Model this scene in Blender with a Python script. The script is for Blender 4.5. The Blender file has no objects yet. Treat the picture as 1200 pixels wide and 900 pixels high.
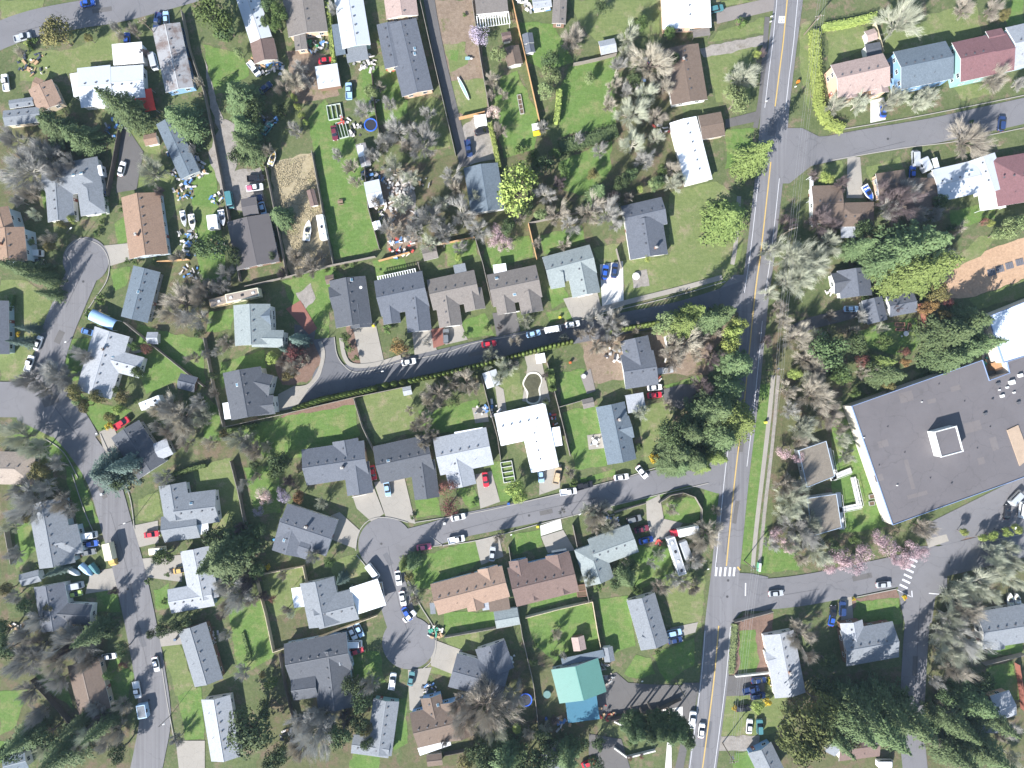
import bpy, math, random
from mathutils import Vector, noise
S=0.26; HC=190.0; CX,CY=600,450
sc=bpy.context.scene; COL=sc.collection
rnd=random.Random(7)
def W(px,py,z=0.0):
    k=S*(HC-z)/HC
    return ((px-CX)*k,(CY-py)*k)
# ---------------------------------------------------------------- materials
MATS={}
def newmat(name):
    m=bpy.data.materials.new(name); m.use_nodes=True
    nt=m.node_tree; b=nt.nodes['Principled BSDF']; return m,nt,b
def nd(nt,t,**k):
    n=nt.nodes.new(t)
    for a,v in k.items():
        if a in n.inputs: n.inputs[a].default_value=v
        else: setattr(n,a,v)
    return n
def coord(nt,obj):
    if obj: return nd(nt,'ShaderNodeTexCoord').outputs['Object']
    return nd(nt,'ShaderNodeNewGeometry').outputs['Position']
def noisen(nt,c,scale,detail=4,rough=.55,stretch=None):
    if stretch:
        mp=nd(nt,'ShaderNodeMapping'); mp.inputs['Scale'].default_value=stretch[:3]; mp.inputs['Rotation'].default_value=(0,0,stretch[3]) if len(stretch)>3 else (0,0,0)
        mp.inputs['Scale'].default_value=stretch[:3]
        nt.links.new(c,mp.inputs['Vector']); c=mp.outputs['Vector']
    n=nd(nt,'ShaderNodeTexNoise'); n.inputs['Scale'].default_value=scale; n.inputs['Detail'].default_value=detail; n.inputs['Roughness'].default_value=rough
    nt.links.new(c,n.inputs['Vector']); return n.outputs['Fac']
def ramp(nt,f,stops):
    r=nd(nt,'ShaderNodeValToRGB'); e=r.color_ramp.elements
    while len(e)<len(stops): e.new(.5)
    for i,(p,c) in enumerate(stops): e[i].position=p; e[i].color=(*c,1)
    nt.links.new(f,r.inputs['Fac']); return r.outputs['Color']
def mixc(nt,f,a,b,mode='MIX'):
    m=nd(nt,'ShaderNodeMix',data_type='RGBA',blend_type=mode)
    for s,v in ((m.inputs[0],f),(m.inputs[6],a),(m.inputs[7],b)):
        if isinstance(v,(int,float)): s.default_value=v
        elif isinstance(v,tuple): s.default_value=(*v,1)
        else: nt.links.new(v,s)
    return m.outputs[2]
def mul(c,k): return tuple(max(0,min(1,x*k)) for x in c)
def bump(nt,b,h,st,dist=.05):
    n=nd(nt,'ShaderNodeBump'); n.inputs['Strength'].default_value=st; n.inputs['Distance'].default_value=dist
    nt.links.new(h,n.inputs['Height']); nt.links.new(n.outputs['Normal'],b.inputs['Normal'])
def surf(name,c,var=.25,scale=.4,fine=6,rough=.85,spec=.3,dirt=None,obj=False,metal=0):
    """general matt surface: big mottling + fine grain + optional stains"""
    if name in MATS: return MATS[name]
    m,nt,b=newmat(name); co=coord(nt,obj)
    a=noisen(nt,co,scale,5,.6); f=noisen(nt,co,fine,3,.7)
    col=ramp(nt,a,[(.28,mul(c,1-var)),(.72,mul(c,1+var))])
    col=mixc(nt,.5,col,ramp(nt,f,[(.3,mul(c,1-var*1.3)),(.7,mul(c,1+var*1.3))]))
    if dirt:
        d=noisen(nt,co,scale*.7+.15,6,.7)
        fac=ramp(nt,d,[(.52,(0,0,0)),(.68,(1,1,1))])
        mm=nd(nt,'ShaderNodeMath',operation='MULTIPLY'); mm.inputs[1].default_value=.6; nt.links.new(fac,mm.inputs[0])
        col=mixc(nt,mm.outputs[0],col,dirt)
    nt.links.new(col,b.inputs['Base Color']); b.inputs['Roughness'].default_value=rough; b.inputs['Metallic'].default_value=metal
    b.inputs['Specular IOR Level'].default_value=spec
    MATS[name]=m; return m
def plain(name,c,rough=.5,spec=.4,metal=0):
    return surf(name,c,.08,.8,3,rough,spec,None,True,metal)
def roofmat(c,kind='shingle'):
    key='roof_%s_%.2f_%.2f_%.2f'%((kind,)+tuple(c))
    if key in MATS: return MATS[key]
    m,nt,b=newmat(key); co=coord(nt,False)
    a=noisen(nt,co,.35,5,.65); f=noisen(nt,co,2.6,3,.8); g=noisen(nt,co,9,2,.6)
    v=.16 if kind=='shingle' else .06
    col=ramp(nt,a,[(.25,mul(c,1-v)),(.75,mul(c,1+v))])
    col=mixc(nt,.55,col,ramp(nt,f,[(.25,mul(c,1-1.7*v)),(.75,mul(c,1+1.7*v))]))
    if kind=='shingle':
        w=nd(nt,'ShaderNodeTexVoronoi'); w.inputs['Scale'].default_value=3.2
        nt.links.new(co,w.inputs['Vector'])
        sep=nd(nt,'ShaderNodeSeparateColor'); nt.links.new(w.outputs['Color'],sep.inputs[0])
        col=mixc(nt,.35,col,ramp(nt,sep.outputs[0],[(.0,mul(c,.72)),(1,mul(c,1.3))]))
        b.inputs['Roughness'].default_value=.85
        bump(nt,b,g,.35)
        # moss/stain streaks
        d=noisen(nt,co,.9,6,.75)
        fac=ramp(nt,d,[(.60,(0,0,0)),(.72,(.35,.35,.35))])
        col=mixc(nt,fac,col,mixc(nt,.5,mul(c,.6),(.10,.09,.06)))
    elif kind=='rust':
        d=noisen(nt,co,.25,7,.75)
        fac=ramp(nt,d,[(.45,(0,0,0)),(.62,(.8,.8,.8))])
        col=mixc(nt,fac,col,(.13,.08,.06))
        b.inputs['Roughness'].default_value=.6
    else:
        # metal / membrane: seams and dirt
        wv=nd(nt,'ShaderNodeTexWave'); wv.inputs['Scale'].default_value=.9; wv.inputs['Distortion'].default_value=0
        nt.links.new(co,wv.inputs['Vector'])
        col=mixc(nt,ramp(nt,wv.outputs['Fac'],[(.0,(.10,.10,.10)),(.12,(0,0,0))]),col,mul(c,.7))
        d=noisen(nt,co,.5,7,.7)
        fac=ramp(nt,d,[(.55,(0,0,0)),(.75,(.3,.3,.3))])
        col=mixc(nt,fac,col,mul(c,.62))
        b.inputs['Roughness'].default_value=.45
    nt.links.new(col,b.inputs['Base Color']); b.inputs['Specular IOR Level'].default_value=.3
    MATS[key]=m; return m
def foliage(name,c1,c2,c3=None,rough=.7,sc_=2.2,trans=.0):
    if name in MATS: return MATS[name]
    m,nt,b=newmat(name); co=coord(nt,False)
    a=noisen(nt,co,sc_*.25,4,.6); f=noisen(nt,co,sc_,3,.7)
    col=ramp(nt,a,[(.3,c1),(.7,c2)])
    col=mixc(nt,.5,col,ramp(nt,f,[(.25,c1),(.75,c3 or c2)]))
    oi=nd(nt,'ShaderNodeObjectInfo')
    hs=nd(nt,'ShaderNodeHueSaturation')
    mr=nd(nt,'ShaderNodeMapRange'); mr.inputs[3].default_value=.78; mr.inputs[4].default_value=1.22
    nt.links.new(oi.outputs['Random'],mr.inputs[0]); nt.links.new(mr.outputs[0],hs.inputs['Value']); nt.links.new(col,hs.inputs['Color'])
    mr2=nd(nt,'ShaderNodeMapRange'); mr2.inputs[3].default_value=.488; mr2.inputs[4].default_value=.512
    nt.links.new(oi.outputs['Random'],mr2.inputs[0]); nt.links.new(mr2.outputs[0],hs.inputs['Hue'])
    nt.links.new(hs.outputs[0],b.inputs['Base Color']); b.inputs['Roughness'].default_value=rough; b.inputs['Specular IOR Level'].default_value=.2
    MATS[name]=m; return m
# ---------------------------------------------------------------- mesh builder
class MB:
    def __init__(s): s.v=[]; s.f=[]; s.m=[]
    def add(s,vs,fs,mi=0):
        o=len(s.v); s.v+=[tuple(p) for p in vs]
        for f in fs: s.f.append([i+o for i in f]); s.m.append(mi)
    def box(s,cx,cy,z0,z1,lx,ly,ang=0,mi=0):
        c,n=math.cos(ang),math.sin(ang); P=[]
        for z in (z0,z1):
            for a,b in ((-1,-1),(1,-1),(1,1),(-1,1)):
                x,y=a*lx/2,b*ly/2; P.append((cx+x*c-y*n,cy+x*n+y*c,z))
        s.add(P,[(3,2,1,0),(4,5,6,7),(0,1,5,4),(1,2,6,5),(2,3,7,6),(3,0,4,7)],mi)
    def prism(s,pts,z0,z1,mi=0,mtop=None):
        n=len(pts)
        a=sum(pts[i][0]*pts[(i+1)%n][1]-pts[(i+1)%n][0]*pts[i][1] for i in range(n))
        if a<0: pts=pts[::-1]
        s.add([(x,y,z0) for x,y in pts]+[(x,y,z1) for x,y in pts],[tuple(range(n))[::-1]]+[(i,(i+1)%n,n+(i+1)%n,n+i) for i in range(n)],mi)
        o=len(s.v)-n; s.f.append(list(range(o,o+n))); s.m.append(mi if mtop is None else mtop)
    def tube(s,p,q,r0,r1,n=5,mi=0,cap=True):
        p,q=Vector(p),Vector(q); d=(q-p)
        if d.length<1e-6: return
        d.normalize(); u=d.orthogonal().normalized(); w=d.cross(u)
        P=[]
        for c,r in ((p,r0),(q,r1)):
            for i in range(n):
                a=2*math.pi*i/n; P.append(c+u*(r*math.cos(a))+w*(r*math.sin(a)))
        F=[(i,(i+1)%n,n+(i+1)%n,n+i) for i in range(n)]
        if cap: F+= [tuple(range(n))[::-1],tuple(range(n,2*n))]
        s.add(P,F,mi)
    def rings(s,rs,mi=0,cap=True):
        """loft of closed rings (lists of equal length of xyz)"""
        n=len(rs[0]); o=len(s.v)
        for r in rs: s.v+=[tuple(p) for p in r]
        for k in range(len(rs)-1):
            for i in range(n):
                s.f.append([o+k*n+i,o+k*n+(i+1)%n,o+(k+1)*n+(i+1)%n,o+(k+1)*n+i]); s.m.append(mi)
        if cap:
            s.f.append([o+i for i in range(n)][::-1]); s.m.append(mi)
            s.f.append([o+(len(rs)-1)*n+i for i in range(n)]); s.m.append(mi)
    def build(s,name,mats,parent=None,loc=None,smooth=False,objmat=False):
        me=bpy.data.meshes.new(name)
        off=parent_world(parent) if parent is not None else (loc or (0,0,0))
        me.from_pydata([(x-off[0],y-off[1],z-off[2]) for x,y,z in s.v],[],s.f)
        if not isinstance(mats,(list,tuple)): mats=[mats]
        for m in mats: me.materials.append(m)
        if len(mats)>1: me.polygons.foreach_set('material_index',s.m)
        if smooth: me.polygons.foreach_set('use_smooth',[True]*len(s.f))
        me.update()
        o=bpy.data.objects.new(name,me); COL.objects.link(o)
        if parent is not None: o.parent=parent
        elif loc: o.location=loc
        return o
def parent_world(o):
    x,y,z=0,0,0
    while o is not None: x+=o.location.x; y+=o.location.y; z+=o.location.z; o=o.parent
    return (x,y,z)
def empty(name,loc,rz=0):
    o=bpy.data.objects.new(name,None); o.location=loc; o.rotation_euler=(0,0,rz); o.empty_display_size=.3
    COL.objects.link(o); return o
def struct(o): o['kind']='structure'; return o
PEND=[]   # objects whose label is completed with the nearest landmark
LAND=[]   # (nick,px,py)
def tag(o,label,cat,group=None):
    o['label']=label; o['category']=cat
    if group: o['group']=group
    return o
def auto(o,desc,cat,px,py,group=None,prep=''):
    if len(desc.split())>=8: o['label']=desc
    else: PEND.append((o,desc,px,py,prep))
    o['category']=cat
    if group: o['group']=group
    return o
def poly(s): return [tuple(float(a) for a in t.split(',')) for t in s.split()]
# ---------------------------------------------------------------- palette
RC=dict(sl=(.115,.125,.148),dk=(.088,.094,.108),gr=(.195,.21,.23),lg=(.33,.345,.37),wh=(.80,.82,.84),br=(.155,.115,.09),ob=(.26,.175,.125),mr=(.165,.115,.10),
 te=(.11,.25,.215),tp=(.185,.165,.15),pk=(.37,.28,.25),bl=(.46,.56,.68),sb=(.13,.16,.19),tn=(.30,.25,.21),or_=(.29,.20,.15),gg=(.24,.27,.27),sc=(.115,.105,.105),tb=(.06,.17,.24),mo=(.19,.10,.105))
METAL=('wh','te','bl','lgm','grm','tb')
def rmat(k):
    if k=='rust': return roofmat((.30,.30,.31),'rust')
    if k=='lgm': return roofmat((.50,.53,.57),'metal')
    if k=='grm': return roofmat((.22,.24,.26),'metal')
    return roofmat(RC[k],'metal' if k in METAL or k=='sc' else 'shingle')
WC=dict(cr=(.62,.55,.43),wt=(.75,.74,.70),bl=(.22,.38,.60),pe=(.62,.42,.30),gy=(.35,.37,.38),tl=(.28,.45,.43),br=(.22,.14,.10),tn=(.5,.42,.32),pb=(.45,.55,.62),dk=(.15,.13,.13))
def wmat(k): return surf('wall_'+k,WC[k],.08,.6,5,.8,.3)
TRIM=plain('trim_white',(.72,.72,.70),.6); DARK=plain('dark_metal',(.03,.03,.035),.5); GLASS=plain('window_glass',(.03,.045,.06),.08,.6); CHM=surf('brick_chimney',(.30,.16,.11),.25,2,12)
CONC=surf('concrete_cap',(.42,.40,.37),.15,1,7)
VENTM=plain('vent_metal',(.10,.10,.11),.6)
# shared small meshes
def shared(name,fn,mats):
    mb=MB(); fn(mb); o=mb.build(name,mats); me=o.data; bpy.data.objects.remove(o); return me
def place(name,me,parent,loc,rz=0,scale=None):
    o=bpy.data.objects.new(name,me); COL.objects.link(o); o.parent=parent
    pw=parent_world(parent); o.location=(loc[0]-pw[0],loc[1]-pw[1],loc[2]-pw[2]); o.rotation_euler=(0,0,rz)
    if scale: o.scale=scale
    return o
def f_win(mb):   # window in xz plane, outward = -y, 1.3 wide, 1.1 high
    mb.box(0,-.02,-.55,.55,1.3,.06,0,0)
    for x in (-.62,.62): mb.box(x,-.07,-.60,.60,.09,.06,0,1)
    for z in (-.60,.52): mb.box(0,-.072,z,z+.09,1.36,.058,0,1)
    mb.box(0,-.068,-.5,.5,.05,.04,0,1)
def f_door(mb): mb.box(0,-.03,-1,1,.95,.08,0,0); mb.box(0,-.085,.35,.8,.5,.03,0,1); mb.box(.38,-.1,-.05,.05,.05,.06,0,1)
def f_gar(mb):
    mb.box(0,-.02,-1.05,1.05,4.6,.06,0,0)
    for k in range(4): mb.box(0,-.07,-1.0+k*.52,-1.0+k*.52+.46,4.5,.05,0,0)
def f_vent(mb): mb.box(0,0,-.1,.22,.32,.32,0,0); mb.box(0,0,.223,.26,.42,.42,0,0)
def f_sky(mb): mb.box(0,0,-.1,.16,1.0,.75,0,1); mb.box(0,0,.163,.19,.85,.6,0,0)
def f_pipe(mb): mb.tube((0,0,-.2),(0,0,.5),.06,.06,6)
ME_WIN=shared('window',f_win,[GLASS,TRIM]); ME_DOOR=shared('door',f_door,[plain('door_paint',(.25,.08,.06),.5),TRIM]); ME_GAR=shared('garage_door',f_gar,[TRIM])
ME_VENT=shared('roof_vent',f_vent,[VENTM]); ME_SKY=shared('skylight',f_sky,[plain('skylight_glass',(.12,.22,.30),.08,.7),TRIM]); ME_PIPE=shared('vent_pipe',f_pipe,[VENTM])
def ang(ax,ay,bx,by): return math.atan2(by-ay,bx-ax)
class Wing: pass
def mkwing(t,k,dz,eave0,pitch):
    x1,y1,x2,y2,w=t[:5]; ty=t[5] if len(t)>5 else 'gg'; opt=t[6] if len(t)>6 else {}
    g=Wing(); g.ty=ty; g.col=opt.get('c'); g.e=opt.get('e',eave0)+dz; g.p=opt.get('p',pitch); g.w=w*S
    if ty=='f': g.p=0
    zr=g.e+g.p*g.w/2
    ax,ay=W(x1,y1,zr); bx,by=W(x2,y2,zr)
    g.a=(ax,ay); g.b=(bx,by); g.L=math.hypot(bx-ax,by-ay); g.d=((bx-ax)/g.L,(by-ay)/g.L); g.n=(-g.d[1],g.d[0]); g.zr=zr; g.ang=math.atan2(g.d[1],g.d[0])
    return g
def PT(g,u,v,z): return (g.a[0]+g.d[0]*u+g.n[0]*v,g.a[1]+g.d[1]*u+g.n[1]*v,z)
def inside(g,x,y,m=0):
    dx,dy=x-g.a[0],y-g.a[1]; u=dx*g.d[0]+dy*g.d[1]; v=dx*g.n[0]+dy*g.n[1]
    return -m+.4<u<g.L-.4+m and abs(v)<g.w/2-.4+m
def slab(mb,P,n,th=.16):
    """roof slope polygon P with thickness, top face material 0, edges 1"""
    k=len(P); Q=[(x,y,z-th) for x,y,z in P]
    a=Vector(P[1])-Vector(P[0]); b=Vector(P[2])-Vector(P[0])
    if a.cross(b).z<0: P=P[::-1]; Q=Q[::-1]
    mb.add(P+Q,[tuple(range(k))],0); o=len(mb.v)-2*k
    mb.f.append([o+k+i for i in range(k)][::-1]); mb.m.append(1)
    for i in range(k): mb.f.append([o+i,o+k+i,o+k+(i+1)%k,o+(i+1)%k]); mb.m.append(1)
HOUSES=[]
def building(nick,label,roof,wall,wings,cat='house',name='house',e=2.7,p=.33,over=.45,covers=(),chim=None,sky=(),vents=True,win=True,gar=None,group=None,two=False):
    if two: e=5.0
    G=[mkwing(t,k,k*.021,e,p) for k,t in enumerate(wings)]
    cx=sum((g.a[0]+g.b[0])/2 for g in G)/len(G); cy=sum((g.a[1]+g.b[1])/2 for g in G)/len(G)
    root=empty(name,(cx,cy,0)); ww=wmat(wall)
    rp=(CX+cx/S,CY-cy/S)
    rid=0; mw=MB(); roofs={}
    for k,g in enumerate(G):
        key=g.col or roof; mb=roofs.setdefault(key,MB()); hw=g.w/2; ty=g.ty
        o2=min(over+.013*k,hw*.35); iw=hw-o2
        if ty=='f':
            mb.prism([PT(g,u,v,0)[:2] for u,v in ((0,-hw),(g.L,-hw),(g.L,hw),(0,hw))],g.e-.22,g.e,1,0)
            mw.prism([PT(g,u,v,0)[:2] for u,v in ((o2*.5,-iw),(g.L-o2*.5,-iw),(g.L-o2*.5,iw),(o2*.5,iw))],0,g.e-.2)
            continue
        h0=hw if ty[0]=='h' else 0; h1=hw if ty[1]=='h' else 0
        if h0+h1>g.L-.3: f=(g.L-.3)/(h0+h1); h0*=f; h1*=f
        # ridge pts are the outer ends of the roof
        R0,R1=PT(g,h0,0,g.zr),PT(g,g.L-h1,0,g.zr)
        A0,A1,B0,B1=PT(g,0,-hw,g.e),PT(g,g.L,-hw,g.e),PT(g,0,hw,g.e),PT(g,g.L,hw,g.e)
        slab(mb,[A0,A1,R1,R0],1); slab(mb,[R0,R1,B1,B0],1)
        if h0: slab(mb,[B0,A0,R0],1)
        if h1: slab(mb,[A1,B1,R1],1)
        mb.box((R0[0]+R1[0])/2,(R0[1]+R1[1])/2,g.zr-.08,g.zr+.035,math.dist(R0,R1),.26,g.ang,2)
        mw.prism([PT(g,u,v,0)[:2] for u,v in ((o2,-iw),(g.L-o2,-iw),(g.L-o2,iw),(o2,iw))],0,g.e-.02)
        for end,hh in ((0,h0),(1,h1)):
            if hh: continue
            u0,u1=(o2*.98,o2*.98+.2) if end==0 else (g.L-o2*.98-.2,g.L-o2*.98)
            zt=g.zr-.2; zb=g.e-.03
            P=[PT(g,u0,-iw,zb),PT(g,u0,iw,zb),PT(g,u0,iw,g.e+g.p*o2-.2),PT(g,u0,0,zt),PT(g,u0,-iw,g.e+g.p*o2-.2)]
            Q=[PT(g,u1,-iw,zb),PT(g,u1,iw,zb),PT(g,u1,iw,g.e+g.p*o2-.2),PT(g,u1,0,zt),PT(g,u1,-iw,g.e+g.p*o2-.2)]
            mw.add(P+Q,[(0,1,2,3,4),(9,8,7,6,5)]+[(i,5+i,5+(i+1)%5,(i+1)%5) for i in range(5)],0)
    mw.build('wall',ww,root)
    ro=[]
    for key,mb in roofs.items():
        rm=rmat(key); cap=roofmat(mul(RC.get(key,(.4,.4,.4)),1.18),'cap')
        ro.append(mb.build('roof',[rm,TRIM if wall!='dk' else DARK,cap],root))
    r0=ro[0]
    # windows and doors on exposed walls
    if win:
        cnt=0; side=[]
        for k,g in enumerate(G):
            hw=g.w/2; o2=min(over+.013*k,hw*.35)
            for (u0,v0,u1,v1,nx,ny) in ((0,-1,1,-1,0,-1),(0,1,1,1,0,1),(0,-1,0,1,-1,0),(1,-1,1,1,1,0)):
                ln=(g.L if ny else g.w)-2*o2
                m_=max(1,int(ln/3.4))
                for i in range(m_):
                    t=(i+.5)/m_
                    if ny: u=o2+t*(g.L-2*o2); v=ny*(hw-o2)
                    else: v=-(hw-o2)+t*2*(hw-o2); u=o2 if nx<0 else g.L-o2
                    x,y,_=PT(g,u,v,0); ox,oy=g.d[0]*nx+g.n[0]*ny,g.d[1]*nx+g.n[1]*ny
                    if any(inside(q,x+ox*.4,y+oy*.4,.1) for q in G if q is not g): continue
                    side.append((x,y,ox,oy,ln/m_,g))
        for i,(x,y,ox,oy,sp,g) in enumerate(side):
            rz=math.atan2(oy,ox)+math.pi/2
            if i==len(side)//2: place('door',ME_DOOR,root,(x,y,1.02),rz); continue
            if g.e>2.0: place('window',ME_WIN,root,(x,y,1.55),rz)
            if g.e>4.6: place('window',ME_WIN,root,(x,y,4.1),rz)
    if gar:
        gx,gy,ga=gar; x,y=W(gx,gy,1); place('garage_door',ME_GAR,root,(x,y,1.1),math.radians(ga)+math.pi/2)
    if vents:
        for k,g in enumerate(G[:2]):
            if g.ty=='f' or g.L<7: continue
            n=max(2,int(g.L/2.6))
            for i in range(n):
                u=g.L*(i+.6)/n+.2; v=(.8 if k==0 else -.8); z=g.zr-abs(v)*g.p
                if u>g.L-1: continue
                place('roof_vent',ME_VENT,r0,PT(g,u,v,z),g.ang)
        g=G[0]
        for i in range(2): 
            u=g.L*(.25+.4*i+rnd.uniform(-.05,.05)); v=-g.w*.27; place('vent_pipe',ME_PIPE,r0,PT(g,u,v,g.zr-abs(v)*g.p))
    if chim:
        x,y=W(chim[0],chim[1],g.zr+.5 if False else 4.8); mb=MB()
        mb.box(x,y,e+.2,G[0].zr+.9,.75,.55,G[0].ang,0); mb.box(x,y,G[0].zr+.9,G[0].zr+1.0,.9,.7,G[0].ang,1); mb.tube((x,y,G[0].zr+1.0),(x,y,G[0].zr+1.25),.13,.13,8,1)
        mb.build('chimney',[CHM,CONC],r0)
    for (sx,sy) in sky:
        g=G[0]
        zr=g.e+.3; 
        for q in G:
            x,y=W(sx,sy,q.zr)
            if inside(q,x,y,.2): g=q
        dx,dy=x-g.a[0],y-g.a[1]; v=dx*g.n[0]+dy*g.n[1]; z=g.zr-abs(v)*g.p
        x,y=W(sx,sy,z); o=place('skylight',ME_SKY,r0,(x,y,z),g.ang); 
        if g.p: o.rotation_euler=(math.copysign(math.atan(g.p),-v),0,g.ang); o.rotation_mode='XYZ'
    for c in covers:
        x,y,w,h,a=c[:5]; ck=c[5] if len(c)>5 else 'wh'; z=c[6] if len(c)>6 else 2.4
        cover(root,x,y,w,h,a,ck,z)
    root['label']=label; root['category']=cat
    if group: root['group']=group
    if nick: LAND.append((nick,rp[0],rp[1]))
    HOUSES.append((root,G)); return root
def cover(root,x,y,w,h,a,ck,z,nm='patio_cover'):
    X,Y=W(x,y,z); A=math.radians(a); mb=MB(); lx,ly=w*S,h*S
    c,n=math.cos(A),math.sin(A)
    q=lambda u,v,zz:(X+u*c-v*n,Y+u*n+v*c,zz)
    if ck=='slat':
        k=int(lx/.75)
        for i in range(k+1): u=-lx/2+lx*i/k; mb.add([q(u-.14,-ly/2,z),q(u+.14,-ly/2,z),q(u+.14,ly/2,z),q(u-.14,ly/2,z)]+[q(u-.14,-ly/2,z-.1),q(u+.14,-ly/2,z-.1),q(u+.14,ly/2,z-.1),q(u-.14,ly/2,z-.1)],[(0,1,2,3),(7,6,5,4),(0,4,5,1),(1,5,6,2),(2,6,7,3),(3,7,4,0)])
        for v in (-ly/2+.1,ly/2-.1): mb.add([q(-lx/2,v-.06,z-.11),q(lx/2,v-.06,z-.11),q(lx/2,v+.06,z-.11),q(-lx/2,v+.06,z-.11)]+[q(-lx/2,v-.06,z-.3),q(lx/2,v-.06,z-.3),q(lx/2,v+.06,z-.3),q(-lx/2,v+.06,z-.3)],[(0,1,2,3),(7,6,5,4),(0,4,5,1),(1,5,6,2),(2,6,7,3),(3,7,4,0)])
        mt=TRIM
    else:
        mb.box(X,Y,z-.1,z,lx,ly,A); mt=rmat(ck)
        if ck in METAL:
            k=max(2,int(lx/.6))
            for i in range(1,k): u=-lx/2+lx*i/k; t=q(u,0,0); mb.box(t[0],t[1],z+.001,z+.035,.04,ly*.98,A)
    for u in (-lx/2+.12,lx/2-.12):
        for v in (-ly/2+.12,ly/2-.12):
            t=q(u,v,0); mb.box(t[0],t[1],0,z-.1,.1,.1,A)
    return mb.build(nm,mt,root)
# ---------------------------------------------------------------- trees
random.seed(3)
def rv(r): return Vector((r.gauss(0,1),r.gauss(0,1),r.gauss(0,1))).normalized()
def bare_mesh(seed,dens=1.0,spread=.5,tall=1.0):
    """unit radius 1, height ~1.45: open irregular crown of limbs, branches and twig slivers"""
    r=random.Random(seed); T=MB(); C=MB()
    lean=Vector((r.uniform(-.1,.1),r.uniform(-.1,.1),0)); top=Vector((0,0,.30))+lean
    T.tube((0,0,0),top,.055,.042,7)
    def sliver(p,d,l,w):
        q=p+d*l; s=d.cross(rv(r)).normalized()*w; t=(p+q)/2+rv(r)*l*.07
        C.add([p-s,p+s,t+s*.6,q,t-s*.6],[(0,1,2,4),(4,2,3)])
    def out(p,d,k):
        o=p-Vector((top.x,top.y,.22)); o.normalize(); return (o*k+d*(1-k)+rv(r)*.28).normalized()
    def grow(p,d,l,rad,lev):
        m=p+d*(l*.5)+rv(r)*l*.07; q=m+(d+rv(r)*.22).normalized()*(l*.5)
        if lev<=1: T.tube(p,m,rad,rad*.8,5,cap=False); T.tube(m,q,rad*.8,rad*.5,5,cap=False)
        elif lev==2: C.tube(p,m,rad,rad*.8,3,cap=False); C.tube(m,q,rad*.8,rad*.5,3,cap=False)
        elif lev==3: sliver(p,out(p,d,.55),l*1.9,.0040)
        else: sliver(p,out(p,d,.8),l*2.4,.0024); return
        nb=(6,6,6,4)[lev]
        for i in range(nb):
            t=.22+.78*(i+r.random()*.9)/nb; o=p.lerp(m,t*2) if t<.5 else m.lerp(q,min(1,(t-.5)*2))
            nd_=d*.8+rv(r)*(.5+spread*.3)+Vector((o.x,o.y,0))*.35+Vector((0,0,.10)); nd_.normalize()
            grow(o,nd_,l*(.50+r.random()*.22),rad*.52,lev+1)
    n=r.choice((5,6,7,8)); dirs=[]
    for i in range(n):
        a=2*math.pi*(i+r.uniform(-.4,.4))/n; el=r.uniform(.25,1.0); k=r.uniform(.72,1.15)
        d=Vector((math.cos(a)*math.cos(el),math.sin(a)*math.cos(el),math.sin(el)*tall))
        grow(top*(.7+.3*r.random()),d.normalized(),.56*k,.032,0)
    grow(top,(Vector((0,0,1))+rv(r)*.25).normalized(),.52,.03,0)
    N=len(C.v)
    # extra fine twigs that follow the limbs outwards, uneven
    pts=[Vector(C.v[r.randrange(N)]) for _ in range(int(2600*dens))]
    for p in pts:
        dd=(p-Vector((top.x,top.y,.25))).normalized()+rv(r)*.25; dd.normalize(); sliver(p-dd*.05,dd,r.uniform(.10,.22),.0025)
    return T,C
def leafy_mesh(seed,nl=16,per=120,leaf=.085,flat=.75):
    r=random.Random(seed); T=MB(); C=MB()
    T.tube((0,0,0),(0,0,.5),.07,.05,7)
    for i in range(nl):
        a=r.uniform(0,2*math.pi); el=math.asin(r.uniform(-.35,1)); rr=r.uniform(.42,.68)
        c=Vector((math.cos(a)*math.cos(el)*rr,math.sin(a)*math.cos(el)*rr,.85+math.sin(el)*rr*flat))
        T.tube((0,0,.35+.1*r.random()),c,.03,.008,4,cap=False)
        lr=r.uniform(.26,.42)
        for j in range(per):
            d=rv(r); 
            if d.z<-.4: d.z*=-.5
            p=c+d*lr*r.uniform(.72,1.08); nn=(d+rv(r)*.55).normalized(); u=nn.orthogonal().normalized(); w=nn.cross(u); k=leaf*r.uniform(.5,1.15); an=r.uniform(0,6.3)
            u2=u*math.cos(an)+w*math.sin(an); w2=nn.cross(u2)
            C.add([p-u2*k*.6,p-w2*k*.45,p+u2*k*.8,p+w2*k*.5],[(0,1,2,3)])
    return T,C
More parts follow.
